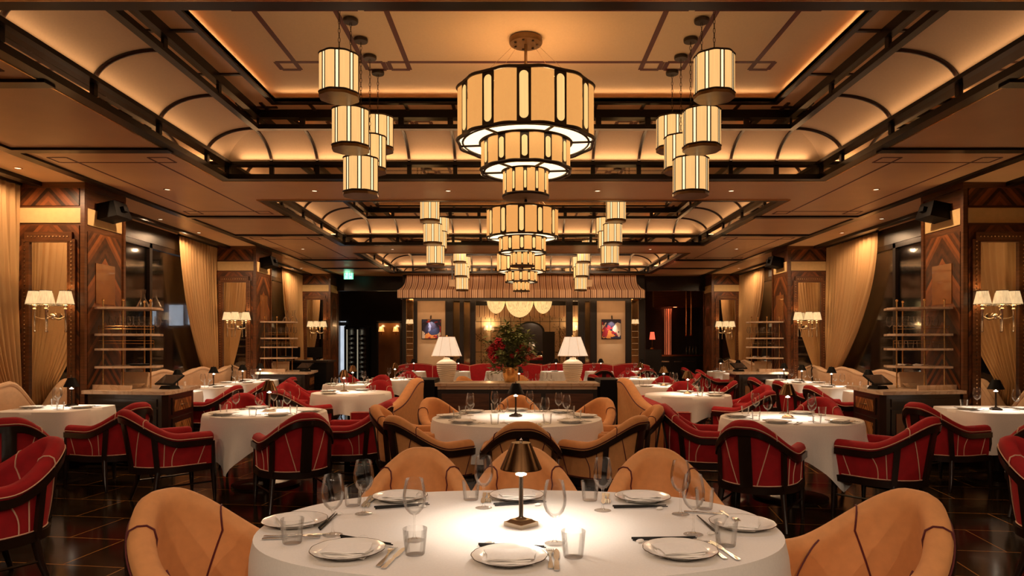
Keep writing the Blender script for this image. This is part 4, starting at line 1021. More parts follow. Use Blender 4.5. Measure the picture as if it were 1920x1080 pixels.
# ------------------------------------------------------------------ waiter stations against the pillars
def station(s, y, which):
    sd = 'left' if s < 0 else 'right'
    wh = '%s waiter station' % ('nearest '+sd if which == 0 else 'second '+sd)
    r = thing('waiter_station', 'dark wood waiter station with stone top against the %s pillar on the %s' % (('nearest', 'second')[which], sd), 'cabinet', (XC+s*PX_IN, y, 0), 0, 'waiter stations')
    m = lambda pts: [(-s*px, py) for px, py in pts]
    top = m([(0, .30), (.04, .14), (1.14, -.06), (1.16, .08), (.98, 1.18), (0, 1.25)]); body = m([(.02, .34), (.08, .20), (1.06, .02), (1.09, .12), (.92, 1.10), (.02, 1.18)])
    b = MB().prism(top, .855, .895); b.build('stone_top', 'stone', r, sharp=30)
    MB().prism(body, .05, .855).build('carcass', 'chairwood', r, smooth=False)
    # panels on the front and on the aisle face
    def panel(p, q, f0, f1, z0, z1, matn, nm, th=.012, parent=r, d0=0.0):
        a, c = Vector(p), Vector(q); t = (c-a); L = t.length; t.normalize(); n = Vector((t.y, -t.x))
        mid = (a+c)/2
        if n.dot(mid-Vector((-s*.4, .6))) < 0: n = -n
        a2, c2 = a+t*L*f0+n*d0, a+t*L*f1+n*d0
        pts = [tuple(a2), tuple(c2), tuple(c2+n*th), tuple(a2+n*th)]
        return MB().prism(pts, z0, z1).build(nm, matn, parent, smooth=False), (a2+c2)/2+n*th, t, n
    F0, F1, A0, A1 = body[1], body[2], body[3], body[4]
    panel(F0, F1, .06, .94, .30, .68, 'chairwood', 'front_frame'); panel(F0, F1, .12, .88, .35, .63, 'amberwood', 'front_panel', .02)
    panel(F0, F1, .06, .94, .71, .80, 'chairwood', 'frieze')
    for k, (f0, f1) in enumerate(((.10, .90),)):
        panel(A0, A1, f0, f1, .60, .80, 'chairwood', 'drawer_frame', .014)
        o, c, t, n = panel(A0, A1, f0+.06, f1-.06, .63, .77, 'amber_chevron', 'drawer', .02)
        MB().tube([tuple(c+n*.0-t*.11)+(.70,), tuple(c+n*.022-t*.10)+(.70,), tuple(c+n*.022+t*.10)+(.70,), tuple(c+t*.11)+(.70,)], .006, 6).build('handle', 'nickel', o)
        o, c, t, n = panel(A0, A1, f0, f1, .10, .55, 'chairwood', 'door', .014)
        panel(A0, A1, f0+.08, f1-.08, .16, .49, 'amber_chevron', 'door_panel', .02, o)
    # low stone upstand with a gap for the till
    for (p, q) in ((m([(.06, .32)])[0], m([(.62, .16)])[0]), (m([(.86, .98)])[0], m([(.80, 1.15)])[0])):
        a, c = Vector(p), Vector(q); t = (c-a).normalized(); n = Vector((-t.y, t.x))*.018
        MB().prism([tuple(a), tuple(c), tuple(c+n), tuple(a+n)], .895, .955).build('upstand', 'stone', r, smooth=False)
    # etagere standing on the counter
    e = thing('etagere_shelf', 'open brass shelf with stone boards on the '+wh, 'shelf', (XC+s*PX_IN, y, .896), 0, 'etagere shelves')
    sh = [(0, .46), (.06, .36), (.36, .36), (.68, .52), (.72, .64), (.62, .91), (0, .96)]; lv = [.255, .475, .655, .985]
    shp = m(sh)
    for k, z in enumerate(lv):
        MB().prism(shp, z, z+.026).build('shelf_board', 'stone', e, sharp=30)
    for k, (px, py) in enumerate(m([(.10, .47), (.36, .45), (.62, .60), (.40, .86)])):
        b = MB(); b.tube([(px, py, 0), (px, py, 1.09)], .010, 8); b.sphere((px, py, 1.10), .017, 8)
        b.build('post', 'brass', e)
    for z in (lv[1], lv[2]):
        b = MB(); g = m([(.05, .46), (.36, .435), (.66, .60)])
        for q in (.06, .095): b.tube([(px, py, z+.026+q) for px, py in g], .003, 5)
        for px, py in g: b.tube([(px, py, z+.026), (px, py, z+.125)], .004, 5)
        b.build('gallery_rail', 'brass', e)
    ex, ey, ez = XC+s*PX_IN, y, .896
    # stemware on the third board, tumblers on the second, carafes on top
    k = 0
    for i in range(5):
        for j in range(2):
            px, py = (.16+.115*i, .56+.04*max(0, i-2)+.13*j)
            put('glass', ex-s*px, ey+py, 0, 'wine glass on the shelf of the %s, %s of the %s row' % (wh, ordn[i] if i < 4 else 'last', ('front', 'rear')[j]), z=ez+lv[2]+.027); k += 1
    if s > 0 or which:
        for i in range(5): put('tumbler', ex-s*(.14+.10*i), ey+.58+.03*max(0, i-2), 0, 'tumbler on the shelf of the %s, %s from the pillar' % (wh, ordn[i] if i < 4 else 'fifth'), z=ez+lv[1]+.027)
    if s < 0:
        for i in range(2):
            o = thing('carafe', '%s glass carafe on the top board of the %s' % (('first', 'second')[i], wh), 'carafe', (ex-s*(.46+.15*i), ey+.72, ez+lv[3]+.027), 0, 'carafes')
            MB().lathe([(0, 0), (.075, .0), (.082, .01), (.06, .06), (.03, .12), (.022, .17), (.034, .23), (.033, .23), (.020, .17), (.028, .12), (.055, .06), (.075, .012), (0, .01)], 28).build('body', 'glass', o)
            MB().lathe([(.034, .229), (.036, .231), (.034, .233)], 20).build('rim', 'glass', o)
        o = tag(MB().lathe([(0, 0), (.12, 0), (.15, .018), (.145, .02), (.11, .006), (0, .006)], 28).build('serving_tray', 'black', None, (ex-s*.46, ey+.68, ez+lv[0]+.027)), 'black round tray on the low shelf of the '+wh, 'tray', 'black trays')
    else:
        tag(MB().grid(lambda i, j: (.30*(i/8-.5), .2*(j/4-.5), .012+.012*math.sin(i*1.1)+.006*math.sin(j*1.7+i)), 9, 5).build('folded_cloth', 'napkin', None, (ex-s*.42, ey+.62, ez+lv[0]+.022), recalc=False), 'crumpled white cloth on the low shelf of the '+wh, 'cloth', 'cloths on shelves')
    bx = thing('menu_stack', 'stack of tan menus leaning under the shelf of the '+wh, 'menus', (ex-s*.34, ey+.74, ez), 0, 'menu stacks')
    MB().box((0, 0, .10), (.34, .03, .19), R=Matrix.Rotation(-.15, 3, 'X')).build('menu_cover', 'paper', bx, smooth=False)
    for i in range(3): MB().box((-s*(.02*i), -.10, .012+.018*i), (.22, .13, .015)).build('booklet', 'paper', bx, smooth=False)
    # till with a tilted screen
    tl = thing('payment_terminal', 'tilted touch screen till on the end of the '+wh, 'till', (ex-s*.93, ey+.46, .896), .35*s, 'till screens')
    MB().box((0, 0, .02), (.18, .16, .04), top=.8).build('foot', 'black', tl); MB().box((0, .05, .06), (.05, .04, .10)).build('neck', 'black', tl)
    RX = Matrix.Rotation(math.radians(32), 3, 'X')
    f = MB().box((0, 0, .11), (.30, .20, .018), R=RX).build('screen_housing', 'black', tl, smooth=False); MB().box((0, -.003, .1205), (.275, .175, .003), R=RX).build('screen', 'screen', f, smooth=False)
for s in (-1, 1):
    for w_, y in enumerate((8.05, 13.45)): station(s, y, w_)
# ------------------------------------------------------------------ marble counter in the middle of the room
cn = thing('service_counter', 'long dark counter with cream marble top in the middle of the room', 'counter', (.0, 8.95, 0))
MB().bb(-1.06, 1.02, -.28, .28, .915, .955).build('marble_top', 'stone', cn, smooth=False); MB().bb(-1.03, .99, -.25, .25, .875, .915).build('stone_moulding', 'stone', cn, smooth=False)
MB().bb(-1.03, .99, -.22, .24, 0, .875).build('carcass', 'wallblack', cn, smooth=False)
for k in range(3):
    x0 = -.98+.66*k
    MB().bb(x0, x0+.6, -.235, -.22, .58, .82).build('drawer_front', 'veneer_plain', cn, smooth=False); MB().bb(x0, x0+.6, -.232, -.22, .1, .54).build('door_panel', 'chairwood', cn, smooth=False)
for x0, x1 in ((-1.30, -1.065), (1.025, 1.27)): MB().bb(x0, x1, -.30, .34, 0, 1.0).build('end_pier', 'black', cn, smooth=False)
def ceramic_lamp():
    r = thing('ceramic_table_lamp', 'x', 'table lamp', group='white ribbed ceramic lamps')
    pr = [(0, 0), (.085, 0), (.085, .012), (.088, .02)]
    for k in range(9):
        z = .02+.205*k/8; q = .084+.042*math.sin(clamp(k/8*1.05)*PI*.52); pr += [(q, z), (q+.006, z+.007), (q+.006, z+.016), (q, z+.023)]
    pr += [(.128, .235), (.115, .262), (.075, .285), (.045, .295), (.04, .315), (.02, .318), (0, .318)]
    MB().lathe(pr, 40).build('ribbed_base', 'ceramic', r, sharp=40)
    MB().tube([(0, 0, .31), (0, 0, .59)], .006, 6).build('stem', 'brass', r)
    sh = MB().lathe([(.197, .338), (.105, .588)], 48).build('lamp_shade', 'bigshade', r, sharp=80, recalc=False)
    b = MB()
    for q, z in ((.198, .338), (.106, .588)): b.tube([(q*math.cos(2*PI*k/40), q*math.sin(2*PI*k/40), z) for k in range(40)], .003, 5, True)
    for k in range(8): a = 2*PI*(k+.5)/8; b.tube([(.198*math.cos(a), .198*math.sin(a), .338), (.106*math.cos(a), .106*math.sin(a), .588)], .0012, 4)
    b.build('shade_piping', 'brass', sh)
    MB().sphere((0, 0, .44), .03, 8).build('bulb', 'bulb', r)
    b = MB(); b.sphere((0, 0, .60), .012, 8); b.build('finial', 'brass', r)
    return r
l1 = ceramic_lamp(); l1.location = (-.94, 8.95, .956); l1['label'] = 'white ceramic lamp at the left end of the marble counter'
dup(l1, (.70, 8.95, .956), 0, 'white ceramic lamp at the right end of the marble counter')
for x in (-.94, .70): lamp('ceramic_lamp_bulb', 'POINT', (x, 8.95, 1.44), 3.0, (1, .80, .58), .03)
# flowers
fl = thing('flower_arrangement', 'large arrangement of red blooms and greenery in a gold vase on the marble counter', 'flowers', (-.11, 8.97, .956))
MB().lathe([(0, 0), (.075, 0), (.08, .01), (.10, .10), (.105, .19), (.098, .195), (.092, .10), (.07, .02), (0, .02)], 36).build('gold_vase', 'gold', fl)
rg = random.Random(4); b = MB(); st = MB()
def leaf(b, p, d, L, W):
    d = d.normalized(); sd = d.cross(Vector((rg.uniform(-.4, .4), rg.uniform(-.4, .4), 1))).normalized(); up = sd.cross(d); vs = []
    for t, q in ((0, .1), (.3, .9), (.6, .8), (1, .04)):
        c = p+d*L*t-Vector((0, 0, 1))*L*.25*t*t
        vs += [c-sd*W*q+up*W*.25*q, c, c+sd*W*q+up*W*.25*q]
    b.add(vs, [(3*i+k, 3*i+k+1, 3*i+k+4, 3*i+k+3) for i in range(3) for k in (0, 1)])
for k in range(54):
    a = rg.uniform(0, 2*PI); h_ = rg.uniform(.02, .56); q = rg.uniform(.03, .26)*math.sin(clamp((h_+.15)/.75)*PI)**.5+.02
    tip = Vector((q*math.cos(a), q*math.sin(a)*.8, .19+h_)); st.tube([(.03*math.cos(a), .03*math.sin(a), .14), (.6*tip.x, .6*tip.y, .19+h_*.55), tuple(tip)], .003, 4)
    for j in range(20): leaf(b, tip*1.0+Vector((rg.gauss(0, .035), rg.gauss(0, .03), rg.gauss(-.03, .05))), Vector((math.cos(a)+rg.gauss(0, .7), math.sin(a)+rg.gauss(0, .7), rg.uniform(-.3, .9))), rg.uniform(.06, .12), rg.uniform(.014, .026))
b.build('foliage', 'leaf', fl, sharp=180, recalc=False); st.build('stems', 'leaf', fl)
def bloom(c, r, m):
    b = MB()
    for k in range(60):
        a, z = rg.uniform(0, 2*PI), rg.uniform(-1, 1); q = math.sqrt(1-z*z); d = Vector((q*math.cos(a), q*math.sin(a), z))
        b.sphere(Vector(c)+d*r*rg.uniform(.55, .95), r*rg.uniform(.2, .32), 6, (1, 1, .8))
    b.build('bloom', m, fl, sharp=80)
for c, r in (((-.21, -.08, .44), .07), ((-.23, -.03, .36), .065), ((-.20, -.10, .30), .055), ((-.15, -.12, .52), .055), ((-.12, -.12, .46), .05), ((-.26, -.02, .42), .05), ((.16, -.12, .46), .045), ((.10, -.15, .40), .035), ((.02, -.16, .34), .03)): bloom(c, r, 'bloom')
for c, r in (((.24, -.10, .42), .035), ((.28, -.06, .34), .04), ((.22, -.12, .32), .04), ((.18, -.14, .25), .03)): bloom(c, r, 'pinkbloom')
for c, r in (((.26, -.12, .48), .03), ((.28, -.10, .44), .025), ((.25, -.12, .40), .02)): bloom(c, r, 'whitebloom')
# padded tan wings either side of the counter, with the red benches behind them
def wing(s):
    sd = 'left' if s < 0 else 'right'
    r = thing('padded_wing_screen', 'curved tan padded wing at the %s end of the marble counter' % sd, 'screen', (0, 0, 0), 0, 'tan padded wings')
    N = 24
    def base(u):
        x = .02+s*(1.27+.10*math.sin(u*PI/2)+.13*u*u); y = 8.62-1.17*u; return x, y
    def zt(u): return .72+.305*(1-sstep(u*1.02))+.02*math.sin(u*9)
    b = MB(); n = 9; p = MB(); l1, l2 = [], []
    def fn(i, j):
        u = i/(N-1); x, y = base(u); t = zt(u); d, z = [(-.05, .06), (-.055, t-.14), (-.062, t-.05), (-.045, t-.012), (0, t), (.045, t-.012), (.062, t-.05), (.055, t-.14), (.05, .06)][j]
        return (x+s*d, y, z)
    b.grid(fn, N, n); b.f += [list(range(n)), list(range((N-1)*n, N*n))[::-1]]; b.m += [0, 0]
    b.build('padding', 'tan', r, sharp=70)
    p.tube([fn(i, 2) for i in range(N)], .007, 5); p.tube([fn(i, 6) for i in range(N)], .007, 5); p.tube([fn(N-1, j) for j in range(n)], .006, 5)
    p.build('piping', 'red_pipe', r)
    q = thing('banquette_bench', 'red velvet bench behind the tan wing at the %s end of the counter' % sd, 'banquette', (.02+s*1.60, 7.62, 0), 0, 'red benches by the counter')
    MB().bb(-s*.06, s*.08, 0, 1.6, .30, .74).build('bench_back', 'red', q, sharp=30); MB().bb(s*.08, s*.38, .10, 1.6, .30, .47).build('bench_seat', 'red', q, sharp=30)
    MB().bb(-s*.06, s*.36, .02, 1.58, .0, .30).build('plinth', 'chairwood', q, smooth=False)
    MB().bb(-s*.06, s*.26, -.10, 0, .12, .70).build('bench_arm', 'red', q, sharp=30)
    b = MB(); e = [(-s*.06, -.103), (s*.26, -.103)]
    b.tube([(e[0][0], -.103, .12), (e[0][0], -.103, .70), (e[1][0], -.103, .70), (e[1][0], -.103, .12)], .007, 5, True); b.tube([(e[0][0], -.103, .52), (e[1][0], -.103, .52)], .006, 5)
    b.build('piping', 'cream_pipe', q)
for s in (-1, 1): wing(s)
# ------------------------------------------------------------------ cream banquettes under the windows
def banquette(s, y0, y1, label, drop_end):
    r = thing('window_banquette', label, 'banquette', (XC+s*5.90, y0, 0), 0, 'cream window banquettes'); L = y1-y0; n = 8; N = 60; b = MB()
    def zt(u):
        z = .98+.045*math.cos(2*PI*L*u/1.35)
        e = clamp((L*(1-u))/.55); 
        return z-(.33*(1-sstep(e)) if drop_end else .0)
    def fn(i, j):
        u = i/(N-1); t = zt(u); d, z = [(.02, .40), (.03, t-.3), (.045, t-.10), (.05, t-.05), (.02, t), (-.04, t-.01), (-.07, t-.06), (-.08, .30)][j]
        tuft = .018*abs(math.sin(PI*L*u/.34)) if j in (0, 1, 2) else 0
        return (-s*(.06+d*1.5+tuft), L*u, z)
    b.grid(fn, N, n); b.f += [list(range(n)), list(range((N-1)*n, N*n))[::-1]]; b.m += [0, 0]
    b.build('tufted_back', 'cream_seat', r, sharp=70)
    MB().tube([(-s*.12, L*i/(N-1), zt(i/(N-1))-.01) for i in range(N)], .028, 8).build('top_roll', 'cream_seat', r)
    b = MB(); b.bb(-s*.12, -s*.62, 0, L, .30, .46); b.build('seat_cushion', 'cream_seat', r, sharp=30)
    MB().bb(-s*.0, -s*.58, .02, L-.02, 0, .30).build('plinth', 'chairwood', r, smooth=False)
for s in (-1, 1):
    sd = 'left' if s < 0 else 'right'
    banquette(s, 3.8, 8.25, 'cream tufted banquette under the %s windows before the nearest pillar' % sd, True)
    banquette(s, 9.7, 13.65, 'cream tufted banquette under the %s windows between the nearest and second pillars' % sd, False)
    banquette(s, 15.1, 19.05, 'cream tufted banquette under the %s windows beyond the second pillar' % sd, False)
# speakers on brackets at the pillars
sp = thing('wall_speaker', 'x', 'speaker', group='black pillar speakers')
MB().box((0, 0, 0), (.34, .26, .20), top=.85).build('cabinet', 'black', sp, sharp=20); MB().box((0, .14, 0), (.10, .06, .06)).build('bracket', 'black', sp, smooth=False); MB().box((0, -.131, -.0), (.29, .006, .16)).build('grille', 'wallblack', sp, smooth=False)
fs = True
for s in (-1, 1):
    for k, y in enumerate(PY[1:3]):
        lab = 'black speaker high on the aisle face of the %s pillar, %s side' % (('nearest', 'second')[k], 'left' if s < 0 else 'right')
        loc = (XC+s*(PX_IN-.12), y+.40, 3.12); rz = s*PI/2
        if fs: sp.location = loc; sp.rotation_euler = (math.radians(12), 0, rz); sp['label'] = lab; fs = False
        else: dup(sp, loc, rz, lab)
# ------------------------------------------------------------------ bar front at the far end
FY = 19.4; K = FY/F_PX
fx = lambda x: (x-VX)*K
fz = lambda y: CAM_Z+(VY-y)*K
fr = bpy.data.objects.new('wall_back', None); C.objects.link(fr); fr.location = (0, FY, 0); struct(fr, 'dark panelled partition with a wide opening below the striped awning')
def fb(x0, x1, y0, y1, m, nm, d0=0, d1=.12, parent=fr): return MB().bb(fx(x0), fx(x1), d0, d1, fz(y1), fz(y0)).build(nm, m, parent, smooth=False)
fb(755, 1209, 500, 564, 'wallblack', 'lintel', 0, .25)
for x0, x1 in ((755, 782), (836, 849), (862, 869), (882, 891), (1062, 1073), (1085, 1096), (1107, 1118), (1173, 1184), (1197, 1209)):
    MB().bb(fx(x0), fx(x1), -.02, .25, 0, fz(560)).build('pier', 'wallblack', fr, smooth=False)
for x0, x1 in ((782, 836), (1118, 1173)):
    MB().bb(fx(x0), fx(x1), .02, .12, 0, fz(564)).build('cream_panel', 'plaster', fr, smooth=False)
for x0, x1, m in ((849, 862, 'amber_mirror'), (869, 882, 'amber_mirror'), (1096, 1107, 'amber_mirror'), (1184, 1197, 'amber_mirror')):
    MB().bb(fx(x0), fx(x1), .03, .10, .4, fz(566)).build('amber_glass', m, fr, smooth=False)
MB().bb(fx(891), fx(1085), .0, .25, 0, .80).build('dado', 'wallblack', fr, smooth=False)
b = MB()
for x in (755, 782, 836, 849, 869, 882, 891, 1062, 1073, 1096, 1107, 1118, 1173, 1197, 1209): b.bb(fx(x)-.012, fx(x)+.012, -.035, -.018, .8, fz(562))
b.build('pier_bead', 'brown', fr, smooth=False)
# narrow lit display niches in the outer piers
for sd, x in (('left', 769), ('right', 1190)):
    n_ = thing('display_niche', 'narrow glazed display niche with shelves in the %s pier of the partition' % sd, 'display case', (fx(x), FY-.03, .9), 0, 'display niches')
    MB().upright(.10, 0, 2.0, -.03, .03, .012).build('frame', 'brass', n_, smooth=False)
    MB().bb(-.085, .085, -.012, -.004, .02, 1.98).build('backing', 'amber_mirror', n_, smooth=False)
    for k in range(5): MB().bb(-.085, .085, -.06, -.012, .22+.17*k, .235+.17*k).build('shelf_board', 'paper', n_, smooth=False)
    for hx in (-.05, .05):
        q = MB(); q.lathe([(.055, 1.12), (.04, 1.24)], 16, (hx, -.06, 0)); q.build('lamp_shade', 'shade', n_)
    MB().tube([(-.05, -.06, 1.1), (0, -.03, 1.08), (.05, -.06, 1.1)], .008, 5).build('arm', 'brass', n_)
# paintings with picture lights (plain generic abstract blotches)
def painting(x, y, seed, label):
    m, t, bs = nt('abstract_canvas'); tc = t.nodes.new('ShaderNodeTexCoord'); mp = t.nodes.new('ShaderNodeMapping'); mp.inputs['Location'].default_value = (seed*3.1, seed, seed*1.7)
    vo = t.nodes.new('ShaderNodeTexVoronoi'); vo.inputs['Scale'].default_value = 4.5; no = t.nodes.new('ShaderNodeTexNoise'); no.inputs['Scale'].default_value = 5
    ad = t.nodes.new('ShaderNodeVectorMath'); ad.operation = 'MULTIPLY_ADD'; ad.inputs[1].default_value = (.5, .5, .5)
    t.links.new(tc.outputs['Object'], mp.inputs['Vector']); t.links.new(mp.outputs['Vector'], no.inputs['Vector']); t.links.new(no.outputs['Color'], ad.inputs[0]); t.links.new(mp.outputs['Vector'], ad.inputs[2]); t.links.new(ad.outputs[0], vo.inputs['Vector'])
    sp_ = t.nodes.new('ShaderNodeSeparateColor'); t.links.new(vo.outputs['Color'], sp_.inputs[0])
    r = t.nodes.new('ShaderNodeValToRGB'); r.color_ramp.interpolation = 'CONSTANT'; e = r.color_ramp.elements
    e[0].position = 0; e[0].color = (.02, .015, .05, 1); e[1].position = .25; e[1].color = (.35, .015, .03, 1)
    for p_, c_ in ((.45, (.03, .04, .12)), (.6, (.5, .02, .04)), (.72, (.75, .62, .5)), (.85, (.15, .16, .3)), (.93, (.7, .25, .06))): q = e.new(p_); q.color = (*c_, 1)
    t.links.new(sp_.outputs[0], r.inputs['Fac']); t.links.new(r.outputs['Color'], bs.inputs['Base Color'])
    o = thing('painting', label, 'painting', (fx(x), FY+.0, fz(y)), 0, 'small abstract paintings'); h_ = 17.5*K
    MB().bb(-h_, h_, -.03, .02, -h_, h_).build('canvas', m, o, smooth=False); MB().upright(h_+.012, -h_-.012, h_+.012, -.022, .02, .012).build('edge', 'wallblack', o, smooth=False)
    pl = MB(); pl.tube([(0, .0, h_+.1), (0, -.10, h_+.12), (0, -.16, h_+.06)], .008, 6); pl.tube([(0, -.14, h_+.10), (0, -.18, h_+.02)], .022, 8); pl.build('picture_light', 'darkmetal', o)
    sl = lamp('picture_beam', 'SPOT', (fx(x), FY-.20, fz(y)+h_+.02), 14, (1, .85, .65), .015, spot=70, blend=.9); sl.rotation_euler = Vector((0, .2, -.30)).to_track_quat('-Z', 'Y').to_euler()
painting(809, 617, 1, 'small red and blue abstract painting on the left cream panel')
painting(1146, 617, 2, 'small red and blue abstract painting on the right cream panel')
# striped awning with a vertical valance
aw = thing('striped_awning', 'long tan and brown striped canvas awning above the partition', 'awning', (fx(977), FY-.05, 0))
prof = []
for k in range(13):
    t = k/12; prof.append((-.10-.62*t**2.2, H-.03-.46*(t**.8)))
prof += [(-.725, H-.50), (-.73, H-.70)]
hw = lambda y: 3.28-.10*(y+.1)*2.0
N = 80
def afn(i, j):
    y, z = prof[j]; u = i/(N-1)*2-1; return (u*(3.22+.13*clamp((-y-.1)/.62)), y, z)
aw_b = MB().grid(afn, N, len(prof)); aw_b.build('canvas', 'awning', aw, sharp=50, recalc=False)
b = MB()
for s in (-1, 1):
    vs = [(s*(3.22+.13*clamp((-y-.1)/.62)), y, z) for y, z in prof]+[(s*3.22, 0, H-.03), (s*3.35, 0, H-.70)]; n = len(prof); b.add(vs, [list(range(n))+[n+1, n]])
b.build('side_panel', 'awning', aw, smooth=False)
lamp('awning_led', 'AREA', (fx(977), FY-.42, H-.66), 9, (1, .55, .26), 6.4, .04, (math.radians(28), 0, 0))
MB().bb(-3.34, 3.34, -.71, -.68, H-.73, H-.70).build('front_bar', 'wallblack', aw, smooth=False)
for sd, x in (('left', 848), ('right', 1104)):
    o = thing('small_wall_speaker', 'small white box speaker in front of the awning, %s side' % sd, 'speaker', ((x-VX)*18.6/F_PX, 18.60, 3.09), 0, 'white box speakers')
    MB().box((0, 0, 0), (.17, .14, .19)).build('cabinet', 'plaster', o, smooth=False); MB().bb(-.02, .02, -.02, .02, .09, .34).build('hanger', 'wallblack', o, smooth=False)
# red scalloped banquette along the partition
bq = thing('red_banquette', 'long scalloped red velvet banquette along the back partition', 'banquette', (0, 18.75, 0)); X0, X1 = fx(755), fx(1209); L = X1-X0; N = 110
zt = lambda u: .86+.07*abs(math.sin(PI*7*u))**.6
def bfn(i, j):
    u = i/(N-1); t = zt(u); d, z = [(-.10, .40), (-.12, t-.12), (-.10, t-.02), (0, t), (.10, t-.03), (.12, .2)][j]; return (X0+L*u, d, z)
b = MB().grid(bfn, N, 6); b.f += [list(range(6)), list(range((N-1)*6, N*6))[::-1]]; b.m += [0, 0]; b.build('scalloped_back', 'red', bq, sharp=60)
MB().bb(X0, X1, -.62, -.10, .28, .46).build('seat_cushion', 'red', bq, sharp=30); MB().bb(X0, X1, -.58, .1, 0, .28).build('plinth', 'chairwood', bq, smooth=False)
b = MB()
for k in range(1, 7): b.tube([tuple(Vector(bfn(int((N-1)*k/7), j))+Vector((0, -.006, 0))) for j in range(5)], .008, 4)
b.tube([tuple(Vector(bfn(i, 2))+Vector((0, -.004, .004))) for i in range(N)], .006, 4)
b.build('piping', 'cream_pipe', bq)
# ------------------------------------------------------------------ rooms beyond
struct(MB().bb(-13, -3.1, 23.6, 23.8, 0, H).build('wall_north', 'wallblack', smooth=False)); struct(MB().bb(3.1, 13, 23.6, 23.8, 0, H).build('wall_north', 'wallblack', smooth=False))
struct(MB().bb(-6.2, -3.2, 19.8, 19.95, 2.98, H).build('trim_2', 'wallblack', smooth=False)); struct(MB().bb(3.3, 6.3, 19.8, 19.95, 2.98, H).build('trim_3', 'wallblack', smooth=False))
# mural room seen through the opening
MY = 23.5; KM = MY/F_PX; mx = lambda x: (x-VX)*KM; mz = lambda y: CAM_Z+(VY-y)*KM
mw = bpy.data.objects.new('wall_mural', None); C.objects.link(mw); mw.location = (0, MY, 0); struct(mw, 'cream panelled wall with painted trees in the room beyond')
MB().bb(-3.1, 3.1, 0, .2, 0, H).build('wall_panel', 'plaster', mw, smooth=False)
b = MB()
for k in range(-8, 9): b.bb(.05+k*.335-.008, .05+k*.335+.008, -.006, 0, .4, 2.9)
for y in (603, 660): b.bb(-3, 3, -.006, 0, mz(y)-.008, mz(y)+.008)
b.build('panel_joint', 'wallblack', mw, smooth=False)
MB().bb(-3.1, 3.1, -.12, 0, mz(573), mz(560)).build('cornice', 'wallblack', mw, smooth=False)
rg2 = random.Random(8); b = MB()
for cx, lo_, hi_ in ((895, 618, 700), (910, 620, 700), (925, 612, 690), (940, 608, 690), (1048, 612, 700), (1060, 610, 700), (1078, 612, 700)):
    x = mx(cx); z = mz(hi_); p = Vector((x, -.008, z)); d = Vector((rg2.uniform(-.2, .2), 0, 1))
    for k in range(16):
        d = (d+Vector((rg2.uniform(-.35, .35), 0, 0))).normalized(); q = p+d*(mz(lo_)-mz(hi_))/16; b.tube([tuple(p), tuple(q)], .009*(1-k/20), 3, cap=False); p = q
        for j in range(7):
            a = rg2.uniform(0, 2*PI); c = p+Vector((rg2.gauss(0, .11), 0, rg2.gauss(0, .06))); w_ = rg2.uniform(.014, .03); u = Vector((math.cos(a), 0, math.sin(a)))*w_; v = Vector((-u.z, 0, u.x))*.45
            b.add([c-u, c+v, c+u, c-v], [(0, 1, 2, 3)])
b.build('painted_tree', 'mural', mw, smooth=False, recalc=False)
b = MB()       # striped valance with pointed fringe
n = 46; xs0, xs1 = mx(888), mx(1088)
def vfn(i, j):
    u = i/(n-1); x = xs0+(xs1-xs0)*u; sw = .10+.07*abs(math.cos(u*PI*5)); return (x, -.05, mz(573) if j == 0 else mz(585)-sw-(.07 if i % 2 else 0))
vl = thing('fringed_valance', 'striped fringed valance along the top of the far mural wall', 'valance', (0, MY-.02, 0)); MB().grid(vfn, n, 2).build('cloth', 'awning', vl, smooth=False, recalc=False)
for i in range(1, n, 4): b.tube([(vfn(i, 1)[0], -.05, vfn(i, 1)[2]), (vfn(i, 1)[0], -.05, vfn(i, 1)[2]-.07)], .010, 4)
b.build('tassel', 'mural', vl)
am = thing('arched_mirror', 'dark arched overmantel mirror on the far mural wall', 'mirror', (mx(994), MY-.03, 0)); R = 27*KM; zc = mz(622); pts = [(-46*KM, mz(622)), (-R, zc)]+[(R*math.cos(PI-PI*k/20), zc+19*KM*math.sin(PI*k/20)) for k in range(21)]+[(46*KM, zc), (46*KM, .75), (-46*KM, .75)]
v = MB().prism(pts, -.02, .02); v.v = [(x, z, y) for x, y, z in v.v]; v.build('frame', 'wallblack', am, smooth=False)
pts = [(R*.86*math.cos(PI-PI*k/20), zc+16*KM*math.sin(PI*k/20)) for k in range(21)]+[(R*.86, .9), (-R*.86, .9)]
v = MB().prism(pts, -.03, -.021); v.v = [(x, z, y) for x, y, z in v.v]; v.build('mirror_glass', 'clear_mirror', am, smooth=False)
for i, x in enumerate((917, 1076)):
    o = thing('twin_wall_lamp', 'small twin shade wall lamp on the %s of the far mural wall' % ('left', 'right')[i], 'wall lamp', (mx(x), MY-.02, mz(619)), 0, 'mural wall lamps')
    for q in (-.10, .10): MB().lathe([(.075, 0), (.055, .15)], 20, (q, -.1, 0)).build('lamp_shade', 'shade', o)
    MB().tube([(-.1, -.1, 0), (-.05, -.04, -.05), (0, 0, -.03), (.05, -.04, -.05), (.1, -.1, 0)], .01, 6).build('arm', 'brass', o)
    lamp('mural_lamp_bulb', 'POINT', (mx(x), MY-.20, mz(619)+.2), 6, WARM, .05)
